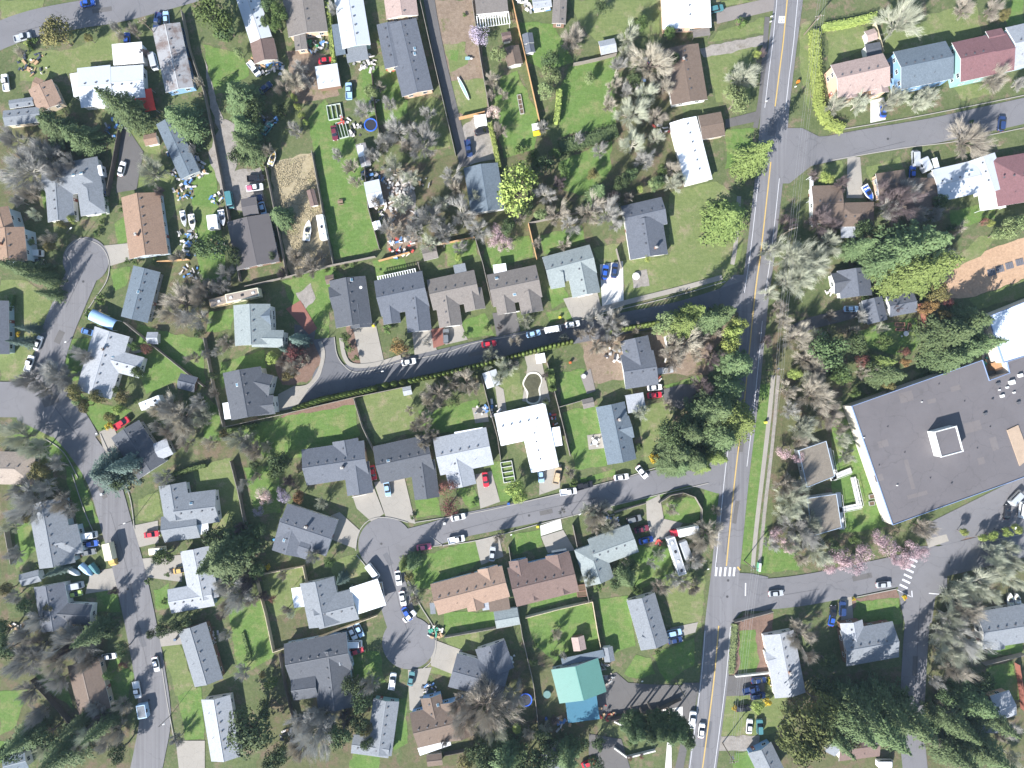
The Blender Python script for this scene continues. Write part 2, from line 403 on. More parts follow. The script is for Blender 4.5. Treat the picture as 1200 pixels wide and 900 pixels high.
def conifer_mesh(seed,lev=30,nb=11,ragged=.24):
    """unit base radius 1, height 1 (scaled separately)"""
    r=random.Random(seed); T=MB(); C=MB()
    T.tube((0,0,0),(0,0,.99),.04,.006,6)
    lob=[(r.uniform(0,6.28),r.uniform(-.22,.18)) for _ in range(5)]
    for k in range(lev):
        t=k/(lev-1); z=.07+.91*t; R=(1-t)**.72*.95+.035
        n=max(5,int(nb*(1-t*.5))); ph=r.uniform(0,6.28)
        for i in range(n):
            a=ph+2*math.pi*(i+r.uniform(-.45,.45))/n
            L=R*r.uniform(1-ragged*1.7,1+ragged*.5)*(1+sum(q*max(0,math.cos(a-p0))**3 for p0,q in lob)); z0=z+r.uniform(-.02,.02)
            d=Vector((math.cos(a),math.sin(a),0)); s=Vector((-d.y,d.x,0)); ns=max(3,int(11*L))
            if k%3==0 and t<.8: T.tube((0,0,z0),(d.x*L*.8,d.y*L*.8,z0-.01),.006,.002,3,cap=False)
            for j in range(ns):
                f=(j+.6*r.random()+.3)/ns; q=d*(L*f)+s*r.uniform(-.01,.01); zl=z0+.03*math.sin(f*2.6)-.055*f*f*(1-t)
                ln=L*.26*(1.15-f*.7)*r.uniform(.6,1.25)+.03; w=.035*r.uniform(.6,1.2)
                for sg in (-1,1):
                    dd=(d*r.uniform(.5,.9)+s*sg*r.uniform(.6,1.0)).normalized(); ss=Vector((-dd.y,dd.x,0))
                    m_=q+dd*ln*.45; tip=q+dd*ln; dz=-r.uniform(.004,.03)
                    C.add([(q.x,q.y,zl),(m_.x+ss.x*w,m_.y+ss.y*w,zl+dz*.3),(tip.x,tip.y,zl+dz),(m_.x-ss.x*w,m_.y-ss.y*w,zl+dz*.3+r.uniform(-.006,.006))],[(0,3,2,1)])
            tip=d*L; C.add([(tip.x-d.x*.12-s.x*.03,tip.y-d.y*.12-s.y*.03,z0-.03),(tip.x-d.x*.12+s.x*.03,tip.y-d.y*.12+s.y*.03,z0-.03),(tip.x+d.x*.04,tip.y+d.y*.04,z0-.06)],[(0,1,2)])
    return T,C
def pine_mesh(seed):
    """tall bare trunk, ragged crown in the top half; radius 1, height 1 scaled separately"""
    r=random.Random(seed); T=MB(); C=MB()
    T.tube((0,0,0),(.03,.02,.55),.09,.07,7); T.tube((.03,.02,.55),(0,0,.98),.07,.015,6)
    for i in range(54):
        t=r.random(); z=.36+.58*t; a=r.uniform(0,6.28); q=(1-t)**.5*r.uniform(.25,.8); c=Vector((math.cos(a)*q,math.sin(a)*q,z))
        T.tube((0,0,z-.03),c,.02,.008,3,cap=False); lr=r.uniform(.22,.4)
        for j in range(120):
            d=rv(r); p=c+Vector((d.x*lr,d.y*lr,d.z*lr*.13))*r.uniform(.5,1.05); u=Vector((d.x+r.uniform(-.6,.6),d.y+r.uniform(-.6,.6),0)).normalized(); w=Vector((-u.y,u.x,0)); k=.13*r.uniform(.6,1.3)
            C.add([p-w*k*.3,p+u*k*.6+Vector((0,0,-.004)),p+w*k*.22+Vector((0,0,.006)),p-u*k*.3],[(0,1,2,3)])
    return T,C
def column_mesh(seed,n=620):
    r=random.Random(seed); T=MB(); C=MB(); T.tube((0,0,0),(0,0,.3),.12,.1,5)
    C.rings([[(math.cos(a)*q,math.sin(a)*q,z) for a in [i*math.pi/4 for i in range(8)]] for z,q in ((.05,.55),(.35,.75),(.7,.5),(.95,.12))])
    for j in range(n):
        t=r.random()**1.25; z=.03+.97*t; R=(math.sin(min(1,.25+t*.95)*math.pi)**.7)*(1-.35*t)+.03; a=r.uniform(0,6.3); R*=r.uniform(.8,1.05)
        p=Vector((math.cos(a)*R,math.sin(a)*R,z)); nn=Vector((math.cos(a),math.sin(a),.5))+rv(r)*.5; nn.normalize(); u=nn.orthogonal().normalized(); w=nn.cross(u); k=.2*r.uniform(.6,1.2)
        C.add([p-u*k*.6-Vector((0,0,0)),p-w*k*.5,p+u*k*.7,p+w*k*.5],[(0,1,2,3)])
    return T,C
BARK=surf('bark',(.20,.165,.135),.25,3,20,.9,.2,None,True)
BARKP=surf('bark_pale',(.38,.36,.30),.25,3,20,.9,.2,None,True)
FM=dict(
 B=foliage('twigs_tan',(0.36, 0.32, 0.26),(0.52, 0.475, 0.4)), G=foliage('twigs_grey',(0.32, 0.312, 0.295),(0.47, 0.455, 0.425)), D=foliage('twigs_dark',(0.13, 0.1, 0.105),(0.21, 0.17, 0.17)),
 M=foliage('twigs_lichen',(0.36, 0.375, 0.285),(0.54, 0.55, 0.44)), P=foliage('blossom_pink',(.36,.24,.255),(.58,.43,.46)), V=foliage('blossom_purple',(.30,.26,.34),(.48,.42,.52)),
 A=foliage('blossom_pale',(.50,.36,.33),(.70,.56,.52)), R=foliage('leaves_red',(.14,.05,.045),(.24,.10,.085)), O=foliage('leaves_orange',(.19,.11,.045),(.28,.17,.07)),
 L=foliage('leaves_green',(.06,.10,.03),(.13,.18,.055)), K=foliage('leaves_dark',(.045,.072,.030),(.11,.15,.062)), N=foliage('leaves_pale_green',(.15,.20,.08),(.26,.32,.14)),
 Y=foliage('leaves_yellow_green',(.20,.26,.06),(.37,.43,.13)), C=foliage('needles',(.062,.10,.042),(.15,.195,.085)), E=foliage('needles_blue',(.075,.12,.10),(.15,.20,.17)),
 Z=foliage('needles_light',(.10,.145,.04),(.22,.275,.085)), J=foliage('olive_evergreen',(.075,.095,.030),(.145,.16,.058)), Q=foliage('needles_pine',(.05,.08,.035),(.11,.15,.065)), F=foliage('leaves_yellow',(.5,.36,.02),(.65,.5,.05)), X=foliage('leaves_olive_brown',(.12,.12,.04),(.20,.165,.07)), S=foliage('shrub_green',(.06,.10,.03),(.13,.19,.05)))
def variants(fn,seeds,mt,mc,nm,**k):
    out=[]
    for s_ in seeds:
        T,C=fn(s_,**k); a=T.build('trunk',mt); b=C.build('crown',mc); out.append((a.data,b.data)); bpy.data.objects.remove(a); bpy.data.objects.remove(b)
    return out
VB=variants(bare_mesh,(1,2,3,4),BARK,FM['B'],'bare')+variants(bare_mesh,(5,6),BARK,FM['B'],'bare',dens=1.3,spread=.3)+variants(bare_mesh,(7,8),BARK,FM['B'],'bare',dens=.4,spread=1.0)
VL=variants(leafy_mesh,(11,12,13,14),BARK,FM['L'],'leafy')
VBL=variants(leafy_mesh,(31,32,33),BARK,FM['P'],'blossom',nl=18,per=90,leaf=.06)
VC=variants(conifer_mesh,(21,22,23,24),BARK,FM['C'],'conifer')
VP=variants(pine_mesh,(61,62,63),BARK,FM['C'],'pine')
VS=variants(leafy_mesh,(41,42,43),BARK,FM['S'],'shrub',nl=9,per=60,leaf=.16,flat=.6)
VA=variants(column_mesh,(51,52,53),BARK,FM['Y'],'column')
TD=dict(B=('bare {} tree','greybrown',VB),G=('bare grey tree','',VB),D=('bare dark tree','',VB),M=('pale lichen-covered bare tree','',VB),P=('pink blossom tree','',VBL),V=('purple blossom tree','',VBL),A=('pale pink blossom tree','',VBL),
 R=('dark red tree','',VBL),O=('orange-leaved tree','',VL),L=('green leafy tree','',VL),K=('dark evergreen tree','',VL),N=('pale green tree','',VL),Y=('yellow-green tree','',VL),C=('dark green conifer','',VC),E=('blue-green conifer','',VC),Z=('light green conifer','',VC),J=('olive evergreen','',VL),Q=('tall dark pine','',VP),F=('bright yellow shrub','',VS),X=('olive-brown tree','',VL),S=('green shrub','',VS))
DESC=dict(B='tan bare tree',G='grey bare tree',D='dark bare tree',M='pale lichen-covered bare tree',P='pink blossom tree',V='purple blossom tree',A='pale pink blossom tree',R='dark red tree',O='orange-leaved tree',L='green leafy tree',K='dark evergreen tree',N='pale green tree',Y='yellow-green tree',C='dark green conifer',E='blue-green conifer',Z='light green conifer',J='olive-green evergreen tree',Q='tall dark pine tree',F='bright yellow shrub',X='olive-brown tree',S='green shrub')
KIND=dict(Q='pine_tree',C='conifer_tree',E='conifer_tree',Z='conifer_tree',S='shrub',F='shrub',B='bare_tree',G='bare_tree',D='bare_tree',M='bare_tree',P='blossom_tree',V='blossom_tree',A='blossom_tree')
tr=random.Random(99)
def tree(t,px,py,r,h=None):
    V=TD[t][2]; R=r*S
    if h is None:
        if V is VB: h=1.5*R+3.2
        elif V is VC: h=min(26,2.9*R+4)
        elif V is VS: h=R*1.5
        elif V is VBL: h=1.25*R+1.5
        else: h=1.6*R+1.8
    zc={id(VC):.38,id(VS):.5,id(VP):.76}.get(id(V),.58)*h
    x,y=W(px,py,zc); i=tr.randrange(len(V)) if V is not VB or t!='M' else tr.choice((0,1,2,3,6,7)); rz=tr.uniform(0,6.28)
    nm=KIND.get(t,'leafy_tree'); root=empty(nm,(x,y,0),rz); me=V[i]
    if V is VC: sx,sz=R*1.04,h
    elif V is VP: sx,sz=R,h
    elif V is VB: sx,sz=R/1.10,h/1.45
    elif V is VS: sx,sz=R/.95,h/1.45
    else: sx,sz=R/.98,h/1.5
    shrub=V is VS or (r<6 and V is not VP)
    for n_,m_ in (('trunk' if not shrub else 'stem',me[0]),('crown' if not shrub else 'foliage',me[1])):
        o=bpy.data.objects.new(n_,m_); COL.objects.link(o); o.parent=root; o.scale=(sx,sx,sz)
        o.material_slots[0].link='OBJECT'
        o.material_slots[0].material=FM[t] if m_ is me[1] else (BARKP if t in 'MG' else BARK)
    d=DESC[t]
    if r>=26: d='huge '+d
    elif r>=17: d='large '+d
    elif r<9 and t not in 'SF': d='small '+d
    if t not in 'SF' and V not in (VC,VP) and r<6: d=d.replace('tree','shrub')
    auto(root,d,'shrub' if shrub else 'tree',px,py)
    return root
# ---------------------------------------------------------------- vehicles
def paint(name,c,rough=.35):
    return plain('paint_'+name,c,rough,.5)
PC=dict(white=(.78,.78,.78),silver=(.42,.44,.46),gray=(.16,.17,.18),black=(.02,.02,.025),blue=(.03,.10,.42),red=(.50,.03,.05),pink=(.62,.14,.22),teal=(.07,.20,.22),lblue=(.32,.48,.66),dblue=(.025,.05,.14),maroon=(.16,.03,.05),green=(.38,.50,.12),cream=(.72,.68,.50),tan=(.50,.38,.24),yellow=(.7,.62,.05),mblue=(.10,.20,.42))
TYRE=plain('tyre',(.02,.02,.02),.8); CG=plain('car_glass',(.015,.02,.03),.06,.7); LAMP=plain('headlight_lens',(.7,.7,.68),.15,.6); RED_=plain('tail_lens',(.3,.02,.02),.3)
def rr(x0,x1,hw,z,c=.25,n=3,nose=0):
    P=[]
    for cx_,cy_,a0 in ((x1-c,hw-c,0),(x0+c,hw-c,90),(x0+c,-hw+c,180),(x1-c,-hw+c,270)):
        for i in range(n+1):
            a=math.radians(a0+90*i/n); P.append((cx_+c*math.cos(a),cy_+c*math.sin(a),z))
    return P
def f_body(kind):
    mb=MB()
    if kind=='sedan':
        mb.rings([rr(-2.2,2.2,.82,.28,.3),rr(-2.28,2.28,.9,.5,.42),rr(-2.26,2.22,.9,.78,.45),rr(-2.15,2.1,.84,.92,.4)])
        mb.rings([rr(-1.05,.35,.60,1.38,.2),rr(-.98,.28,.56,1.43,.2)])
    elif kind=='suv':
        mb.rings([rr(-2.2,2.2,.86,.32,.3),rr(-2.28,2.3,.95,.6,.38),rr(-2.26,2.24,.95,.95,.4),rr(-2.2,2.1,.9,1.05,.4)])
        mb.rings([rr(-1.98,.35,.70,1.66,.25),rr(-1.9,.28,.66,1.72,.25)])
    elif kind=='van':
        mb.rings([rr(-2.5,2.4,.92,.32,.25),rr(-2.6,2.5,1.0,.6,.3),rr(-2.58,2.42,1.0,1.1,.35),rr(-2.55,1.75,.93,1.9,.3),rr(-2.45,1.6,.86,1.98,.3)])
    elif kind=='pickup':
        mb.rings([rr(-2.55,2.5,.88,.4,.2),rr(-2.62,2.6,.97,.6,.3),rr(-2.6,2.55,.97,.72,.3)])
        mb.rings([rr(-.55,2.54,.96,.72,.25),rr(-.5,2.45,.93,1.02,.3)])
        for y in (-.9,.9): mb.box(-1.57,y,.72,1.05,2.05,.12)
        mb.box(-2.53,0,.72,1.05,.12,1.68)
        mb.rings([rr(-.35,.85,.68,1.66,.2),rr(-.3,.78,.64,1.71,.2)])
    return mb
def f_glass(kind):
    mb=MB()
    if kind=='sedan': mb.rings([rr(-1.75,1.1,.80,.9,.25),rr(-1.1,.42,.62,1.39,.2)])
    elif kind=='suv': mb.rings([rr(-2.15,1.15,.86,1.04,.25),rr(-2.0,.4,.72,1.67,.25)])
    elif kind=='van': mb.rings([rr(1.3,2.36,.90,1.15,.2),rr(.9,1.83,.86,1.86,.2)]); mb.box(0,.97,1.25,1.7,3.4,.05); mb.box(0,-.97,1.25,1.7,3.4,.05)
    elif kind=='pickup': mb.rings([rr(-.5,1.5,.86,1.0,.2),rr(-.4,.92,.70,1.67,.2)])
    return mb
def f_wheel(mb): mb.tube((0,-.11,0),(0,.11,0),.33,.33,14,0); mb.tube((0,-.125,0),(0,.125,0),.19,.19,10,1)
def f_lamp(mb): mb.box(0,0,-.09,.09,.16,.34)
ME_WH=shared('wheel',f_wheel,[TYRE,plain('wheel_rim',(.35,.35,.37),.3,.5,.6)]); ME_LP=shared('headlight',f_lamp,[LAMP]); ME_TL=shared('tail_light',f_lamp,[RED_])
CARM={}
def carmesh(kind,color):
    k=(kind,color)
    if k not in CARM:
        b=f_body(kind).build('body',paint(color,PC[color]),smooth=False); g=f_glass(kind).build('cabin_glass',CG)
        CARM[k]=(b.data,g.data); bpy.data.objects.remove(b); bpy.data.objects.remove(g)
    return CARM[k]
CW=dict(sedan='car',suv='SUV',van='van',pickup='pickup truck')
CD=dict(lblue='pale blue',dblue='dark navy',mblue='dull blue',green='yellow-green',teal='dark teal',gray='dark grey',silver='silver grey',pink='pinkish red')
GZ=0.2
def car(kind,color,px,py,a,extra=None,sc_=1.0):
    x,y=W(px,py,.8); me=carmesh(kind,color); r=empty('parked_'+{'sedan':'car','suv':'suv','van':'van','pickup':'pickup_truck'}[kind],(x,y,GZ),math.radians(a)); r.scale=(sc_,)*3
    def ch(n,m,l,rz=0):
        o=bpy.data.objects.new(n,m); COL.objects.link(o); o.parent=r; o.location=l; o.rotation_euler=(0,0,rz); return o
    ch('body',me[0],(0,0,0)); ch('cabin_glass',me[1],(0,0,0))
    wx=1.42 if kind!='pickup' else 1.65
    for sx in (-wx,wx):
        for sy in (-.82,.82): ch('wheel',ME_WH,(sx,sy,.33))
    fx=2.22 if kind in('sedan','suv') else 2.48
    for sy in (-.6,.6): ch('headlight',ME_LP,(fx,sy,.68)); ch('tail_light',ME_TL,(-fx-.02,sy,.72))
    d=CD.get(color,color)+' '+CW[kind]
    if extra:
        f,d=extra; f(r)
    auto(r,d,{'sedan':'car','suv':'car','van':'van','pickup':'pickup truck'}[kind],px,py,None,'parked'); return r
def cargo(color,lab):
    def f(r):
        mb=MB(); mb.rings([rr(-2.4,-.7,.78,.74,.1),rr(-2.4,-.7,.78,1.2,.15),rr(-2.3,-.8,.6,1.35,.2)]); o=mb.build('cargo_cover',paint(color,PC[color],.6)); o.parent=r
    return (f,lab)
def boat(px,py,a,L=6,w=2.1,cover='white',desc='white motorboat on a trailer'):
    x,y=W(px,py,1); r=empty('motorboat',(x,y,GZ),math.radians(a)); mb=MB(); H=L/2
    def out(k,z,s): 
        P=[]
        for i in range(9): t=i/8; P.append((-H*s+L*s*t*.98,w/2*k*(1-max(0,(t-.45)/.55)**2.2),z))
        return P+[(p[0],-p[1],p[2]) for p in P[::-1]]
    mb.rings([out(.35,.45,.9),out(.85,.8,.96),out(1,1.25,1),out(1,1.33,1)],0); mb.build('hull',paint('white',PC['white'])).parent=r
    m2=MB(); m2.rings([out(.82,1.335,.86),out(.8,1.40,.85)],0); m2.build('deck',paint('cream',PC['cream']) if cover=='white' else paint(cover,PC[cover])).parent=r
    m3=MB(); m3.rings([rr(-L*.12,L*.12,w*.30,1.40,.2),rr(-L*.08,L*.06,w*.24,1.95,.2)],0); m3.build('windscreen',CG).parent=r
    m4=MB(); m4.box(-H-.25,0,.7,1.6,.45,.5); m4.build('outboard_motor',DARK).parent=r
    for s in (-1,1):
        m5=MB()
        m5.box(-L*.28,s*w*.2,1.402,1.75,.5,.45); m5.build('seat',paint('white',PC['white'])).parent=r
    m6=MB()
    for s in (-1,1): m6.box(0,s*w*.3,.35,.5,L*.95,.1); m6.tube((-L*.1,s*w*.42,.32),(-L*.1,s*w*.52,.32),.32,.32,12)
    m6.box(H*1.15,0,.35,.45,L*.3,.1); m6.build('trailer',TYRE).parent=r
    auto(r,desc,'boat',px,py,None,''); return r
def trailer(px,py,a,L,w,h=3.0,col='white',name='travel_trailer',cat='trailer',desc='white travel trailer',ac=2,roofc=None):
    x,y=W(px,py,h); r=empty(name,(x,y,GZ),math.radians(a)); mb=MB()
    mb.rings([rr(-L/2,L/2,w/2,.55,.2),rr(-L/2,L/2,w/2,h-.15,.25),rr(-L/2+.1,L/2-.1,w/2-.1,h,.25)]); mb.build('body',paint(col,PC[col],.6)).parent=r
    m=MB(); m.box(0,0,h+.002,h+.03,L-.7,w-.6); m.build('roof_panel',rmat(roofc or 'wh')).parent=r
    for i in range(ac):
        m=MB(); u=-L/2+L*(i+.5)/ac; m.rings([rr(u-.45,u+.45,.35,h+.03,.1),rr(u-.35,u+.35,.28,h+.25,.1)]); m.build('air_conditioner',DARK if i%2 else TRIM).parent=r
    for s in (-1,1):
        for i in range(max(1,int(L/2.5))):
            m=MB(); m.box(-L/2+L*(i+.5)/max(1,int(L/2.5)),s*(w/2+.005),1.5,2.2,1.0,.05); m.build('window',CG).parent=r
        for sx in (-L*.15,L*.12):
            o=bpy.data.objects.new('wheel',ME_WH); COL.objects.link(o); o.parent=r; o.location=(sx,s*(w/2-.15),.33)
    m=MB(); m.box(L/2+.5,0,.45,.6,1.0,.12); m.build('hitch',DARK).parent=r
    auto(r,desc,cat,px,py,None,''); return r
def boxtruck(px,py,a,cab,box,L,desc,name='box_truck',boxmat=None):
    x,y=W(px,py,2.5); r=empty(name,(x,y,GZ),math.radians(a))
    m=MB(); m.rings([rr(-L/2,L/2-1.9,1.15,.8,.08),rr(-L/2,L/2-1.9,1.15,3.1,.08)]); m.build('cargo_box',boxmat or paint(box,PC[box],.5)).parent=r
    m=MB(); m.rings([rr(L/2-1.8,L/2+.1,1.0,.45,.2),rr(L/2-1.8,L/2+.1,1.0,1.3,.25),rr(L/2-1.8,L/2-.7,.9,2.1,.2)]); m.build('cab',paint(cab,PC[cab])).parent=r
    m=MB(); m.rings([rr(L/2-1.0,L/2-.1,.9,1.32,.15),rr(L/2-1.0,L/2-.55,.8,2.0,.15)]); m.build('windscreen',CG).parent=r
    for sx in (-L*.28,L/2-.9):
        for sy in (-.95,.95): o=bpy.data.objects.new('wheel',ME_WH); COL.objects.link(o); o.parent=r; o.location=(sx,sy,.33); o.scale=(1.3,1.3,1.3)
    auto(r,desc,'truck',px,py,None,'parked'); return r
# ---------------------------------------------------------------- fences, hedges
FENM=dict(w=surf('fence_weathered',(.26,.23,.20),.25,.8,8,.9),o=surf('fence_cedar',(.50,.30,.15),.2,.8,8,.85),l=surf('fence_pale_wood',(.55,.46,.32),.15,.8,8,.85),d=surf('fence_dark',(.12,.10,.085),.25,.8,8,.9),r=surf('fence_redwood',(.28,.11,.08),.2,.8,8,.85),c=surf('stucco_wall',(.70,.68,.64),.08,.5,6,.85))
FD=dict(w='weathered grey wooden fence',o='orange cedar fence',l='pale new wooden fence',d='dark wooden fence',r='red-brown wooden fence',c='white masonry garden wall')
POSTM={}
def fence(k,pts,h=2.0):
    P=[W(x,y,h*.5) for x,y in pts]; cx=sum(p[0] for p in P)/len(P); cy=sum(p[1] for p in P)/len(P)
    th=.09 if k!='c' else .3; mb=MB(); mp=[]; x0,y0=P[0]
    for i in range(len(P)-1):
        (ax,ay),(bx,by)=P[i],P[i+1]; L=math.hypot(bx-ax,by-ay); an=math.atan2(by-ay,bx-ax)
        if k=='c': mb.box((ax+bx)/2,(ay+by)/2,0,h,L+.29,th,an); mb.box((ax+bx)/2,(ay+by)/2,h,h+.08,L+.35,th+.1,an); continue
        n=max(1,int(round(L/2.4)))
        for j in range(n):
            t0,t1=j/n,(j+1)/n; q0=(ax+(bx-ax)*t0,ay+(by-ay)*t0); q1=(ax+(bx-ax)*t1,ay+(by-ay)*t1); hh=h+rnd.uniform(-.06,.06)
            mb.box((q0[0]+q1[0])/2,(q0[1]+q1[1])/2,.05,hh,L/n-.1,th,an+rnd.uniform(-.008,.008))
            mb.box((q0[0]+q1[0])/2,(q0[1]+q1[1])/2,hh,hh+.035,L/n-.1,.16,an)
            mp.append((q0[0],q0[1],an))
    if k!='c': mp.append((P[-1][0],P[-1][1],0))
    r=empty('garden_wall' if k=='c' else 'wooden_fence',(cx,cy,0)); mb.build('wall_body' if k=='c' else 'boards',FENM[k],r)
    if k!='c':
        if k not in POSTM: POSTM[k]=shared('post',lambda m:m.box(0,0,0,2.12,.11,.11),[FENM[k]])
        for x_,y_,a_ in mp: place('post',POSTM[k],r,(x_,y_,0),a_)
    m=pts[len(pts)//2] if len(pts)>2 else ((pts[0][0]+pts[1][0])/2,(pts[0][1]+pts[1][1])/2)
    auto(r,FD[k],'wall' if k=='c' else 'fence',m[0],m[1]); return r
def hedge(t,pts,w,h,desc):
    P=[W(x,y,h) for x,y in pts]; mb=MB(); r=random.Random(int(pts[0][0]*7+pts[0][1])); hw=w*S/2
    cx,cy=P[0]
    for i in range(len(P)-1):
        (ax,ay),(bx,by)=P[i],P[i+1]; L=math.hypot(bx-ax,by-ay); an=math.atan2(by-ay,bx-ax); c,n=math.cos(an),math.sin(an)
        mb.box((ax+bx)/2,(ay+by)/2,0,h*.8,L,hw*1.4,an)
        N=int(L*(hw*2+h*2)*15)
        for j in range(min(N,14000)):
            u=r.uniform(0,L); s=r.uniform(-1,1)*(hw*2+h*2)/2
            bul=1+.12*math.sin(u*4.1)+.1*noise.noise((ax+u*c*.7,ay+u*n*.7,0))
            if abs(s)<hw: v=s; z=h*(.95+.08*math.sin(u*3.9+1)) ; nn=Vector((0,0,1))
            else: v=math.copysign(hw*bul,s); z=h-(abs(s)-hw); nn=Vector((-n,c,0))*math.copysign(1,s)+Vector((0,0,.3))
            if z<.05: continue
            p=Vector((ax+c*u-n*v,ay+n*u+c*v,z+r.uniform(-.08,.1))); nn=(nn+rv(r)*.6).normalized(); u_=nn.orthogonal().normalized(); w_=nn.cross(u_); k=r.uniform(.10,.34)
            mb.add([p-u_*k*.6,p-w_*k*.5,p+u_*k*.8,p+w_*k*.5],[(0,1,2,3)])
    root=empty('hedge',(cx,cy,0)); mb.build('foliage',FM[t],root); m=pts[len(pts)//2] if len(pts)>2 else ((pts[0][0]+pts[1][0])/2,(pts[0][1]+pts[1][1])/2)
    auto(root,desc,'hedge',m[0],m[1]); return root

# ---------------------------------------------------------------- ground sheets
def groundmat(name,cols,scale=.12,fine=3.0,rough=.95,stripe=None,patch=None,pthr=(.5,.6)):
    m,nt,b=newmat(name); co=coord(nt,False)
    a=noisen(nt,co,scale,7,.68); f=noisen(nt,co,fine,4,.75); g=noisen(nt,co,.9,4,.7)
    c1,c2,c3=cols
    col=ramp(nt,a,[(.30,c1),(.5,c2),(.70,c3)])
    col=mixc(nt,.42,col,ramp(nt,f,[(.28,mul(c1,.55)),(.5,c2),(.74,mul(c3,1.35))]))
    col=mixc(nt,.35,col,ramp(nt,g,[(.3,mul(c1,.75)),(.7,mul(c3,1.2))]))
    if patch:
        d=noisen(nt,co,.22,7,.72)
        col=mixc(nt,ramp(nt,d,[(pthr[0],(0,0,0)),(pthr[1],(.85,.85,.85))]),col,ramp(nt,f,[(.3,mul(patch,.7)),(.7,mul(patch,1.3))]))
    if stripe:
        s=noisen(nt,co,1,2,.5,(stripe[0],stripe[1],1,stripe[2]))
        col=mixc(nt,.10,col,ramp(nt,s,[(.4,mul(c2,.75)),(.6,mul(c2,1.3))]))
    nt.links.new(col,b.inputs['Base Color']); b.inputs['Roughness'].default_value=rough; b.inputs['Specular IOR Level'].default_value=.1
    bump(nt,b,f,.6,.12); MATS[name]=m; return m
GM=dict(
 base=groundmat('ground_yard',((.062,.085,.034),(.10,.132,.052),(.155,.16,.085)),.10,2.2,patch=(.20,.155,.11),pthr=(.52,.62)),
 g=groundmat('lawn_bright',((.074,.130,.034),(.108,.182,.046),(.155,.228,.074)),.10,2.5,stripe=(.2,2.2,.3),patch=(.215,.215,.10),pthr=(.49,.66)),
 o=groundmat('lawn_olive',((.105,.145,.048),(.145,.185,.066),(.20,.215,.10)),.11,2.5,stripe=(.2,2,1.2),patch=(.26,.22,.14),pthr=(.52,.66)),
 d=groundmat('bare_earth',((.15,.11,.08),(.22,.165,.12),(.30,.235,.18)),.16,2.6,patch=(.12,.14,.05),pthr=(.56,.66)),
 m=groundmat('bark_mulch',((.14,.09,.07),(.19,.125,.095),(.25,.17,.135)),.2,3.5),
 t=groundmat('dry_grass',((.24,.20,.12),(.33,.275,.175),(.42,.36,.25)),.2,2.6,patch=(.17,.17,.07),pthr=(.55,.66)),
 f=groundmat('dirt_field',((.36,.235,.15),(.43,.285,.185),(.50,.34,.23)),.1,1.6),
 v=groundmat('gravel',((.20,.18,.16),(.27,.245,.22),(.35,.32,.29)),.25,5,patch=(.15,.13,.09),pthr=(.58,.7)),
 w=groundmat('undergrowth',((.062,.080,.032),(.105,.118,.052),(.16,.145,.085)),.2,2.2,patch=(.16,.12,.085)))
def pavemat(name,c,seam=None,dark=.5,rot=None):
    m,nt,b=newmat(name); co=coord(nt,False)
    a=noisen(nt,co,.09,6,.65); f=noisen(nt,co,6,3,.75); st=noisen(nt,co,.35,7,.7)
    col=ramp(nt,a,[(.3,mul(c,.86)),(.7,mul(c,1.14))])
    col=mixc(nt,.4,col,ramp(nt,f,[(.25,mul(c,.7)),(.75,mul(c,1.3))]))
    col=mixc(nt,ramp(nt,st,[(.56,(0,0,0)),(.72,(dark,dark,dark))]),col,mul(c,.66))
    if rot is not None:
        s_=noisen(nt,co,1,3,.6,(1.15,.018,1,rot)); col=mixc(nt,.5,col,ramp(nt,s_,[(.36,mul(c,.80)),(.64,mul(c,1.24))]))
    # sealed cracks
    vo=nd(nt,'ShaderNodeTexVoronoi',feature='DISTANCE_TO_EDGE'); vo.inputs['Scale'].default_value=seam or .11
    nz=nd(nt,'ShaderNodeTexNoise'); nz.inputs['Scale'].default_value=.5; nt.links.new(co,nz.inputs['Vector'])
    va=nd(nt,'ShaderNodeVectorMath',operation='MULTIPLY_ADD'); va.inputs[1].default_value=(2.5,2.5,0) if not seam else (0,0,0)
    nt.links.new(nz.outputs['Color'],va.inputs[0]); nt.links.new(co,va.inputs[2]); nt.links.new(va.outputs[0],vo.inputs['Vector'])
    col=mixc(nt,ramp(nt,vo.outputs['Distance'],[(.0,(.5,.5,.5)),(.012,(0,0,0))]),col,mul(c,.6))
    nt.links.new(col,b.inputs['Base Color']); b.inputs['Roughness'].default_value=.85; b.inputs['Specular IOR Level'].default_value=.25
    bump(nt,b,f,.3,.03); MATS[name]=m; return m
GM['a']=pavemat('asphalt',(.172,.168,.176)); GM['M']=pavemat('asphalt_main',(.178,.174,.182),None,.4,.115); GM['L']=pavemat('asphalt_left',(.174,.169,.175),None,.55,-.25); GM['A']=pavemat('asphalt_drive',(.125,.118,.115)); GM['c']=pavemat('concrete',(.31,.285,.25),.3); GM['C']=pavemat('concrete_new',(.62,.60,.57),.28,.15); GM['b']=pavemat('brick_paving',(.25,.11,.085),1.2)
GM['mh']=plain('bitumen',(.06,.058,.06),.6); GM['k']=plain('kerb_concrete',(.33,.31,.28),.85); GM['q']=pavemat('asphalt_fresh',(.13,.13,.14)); GM['h']=pavemat('flagstone',(.23,.205,.19),.55)
NM=dict(g='lawn',o='lawn',d='bare_earth',m='mulch_bed',t='dry_grass_ground',f='dirt_field',v='gravel',w='undergrowth_ground',a='parking_lot',A='driveway',c='driveway',C='driveway',b='brick_paving',h='flagstone_drive',q='asphalt_lot')
ZB=dict(w=.010,d=.022,t=.022,f=.03,o=.05,g=.055,m=.036,v=.10,A=.13,c=.14,C=.155,b=.15,h=.14,a=.13,q=.125)
pcount={}
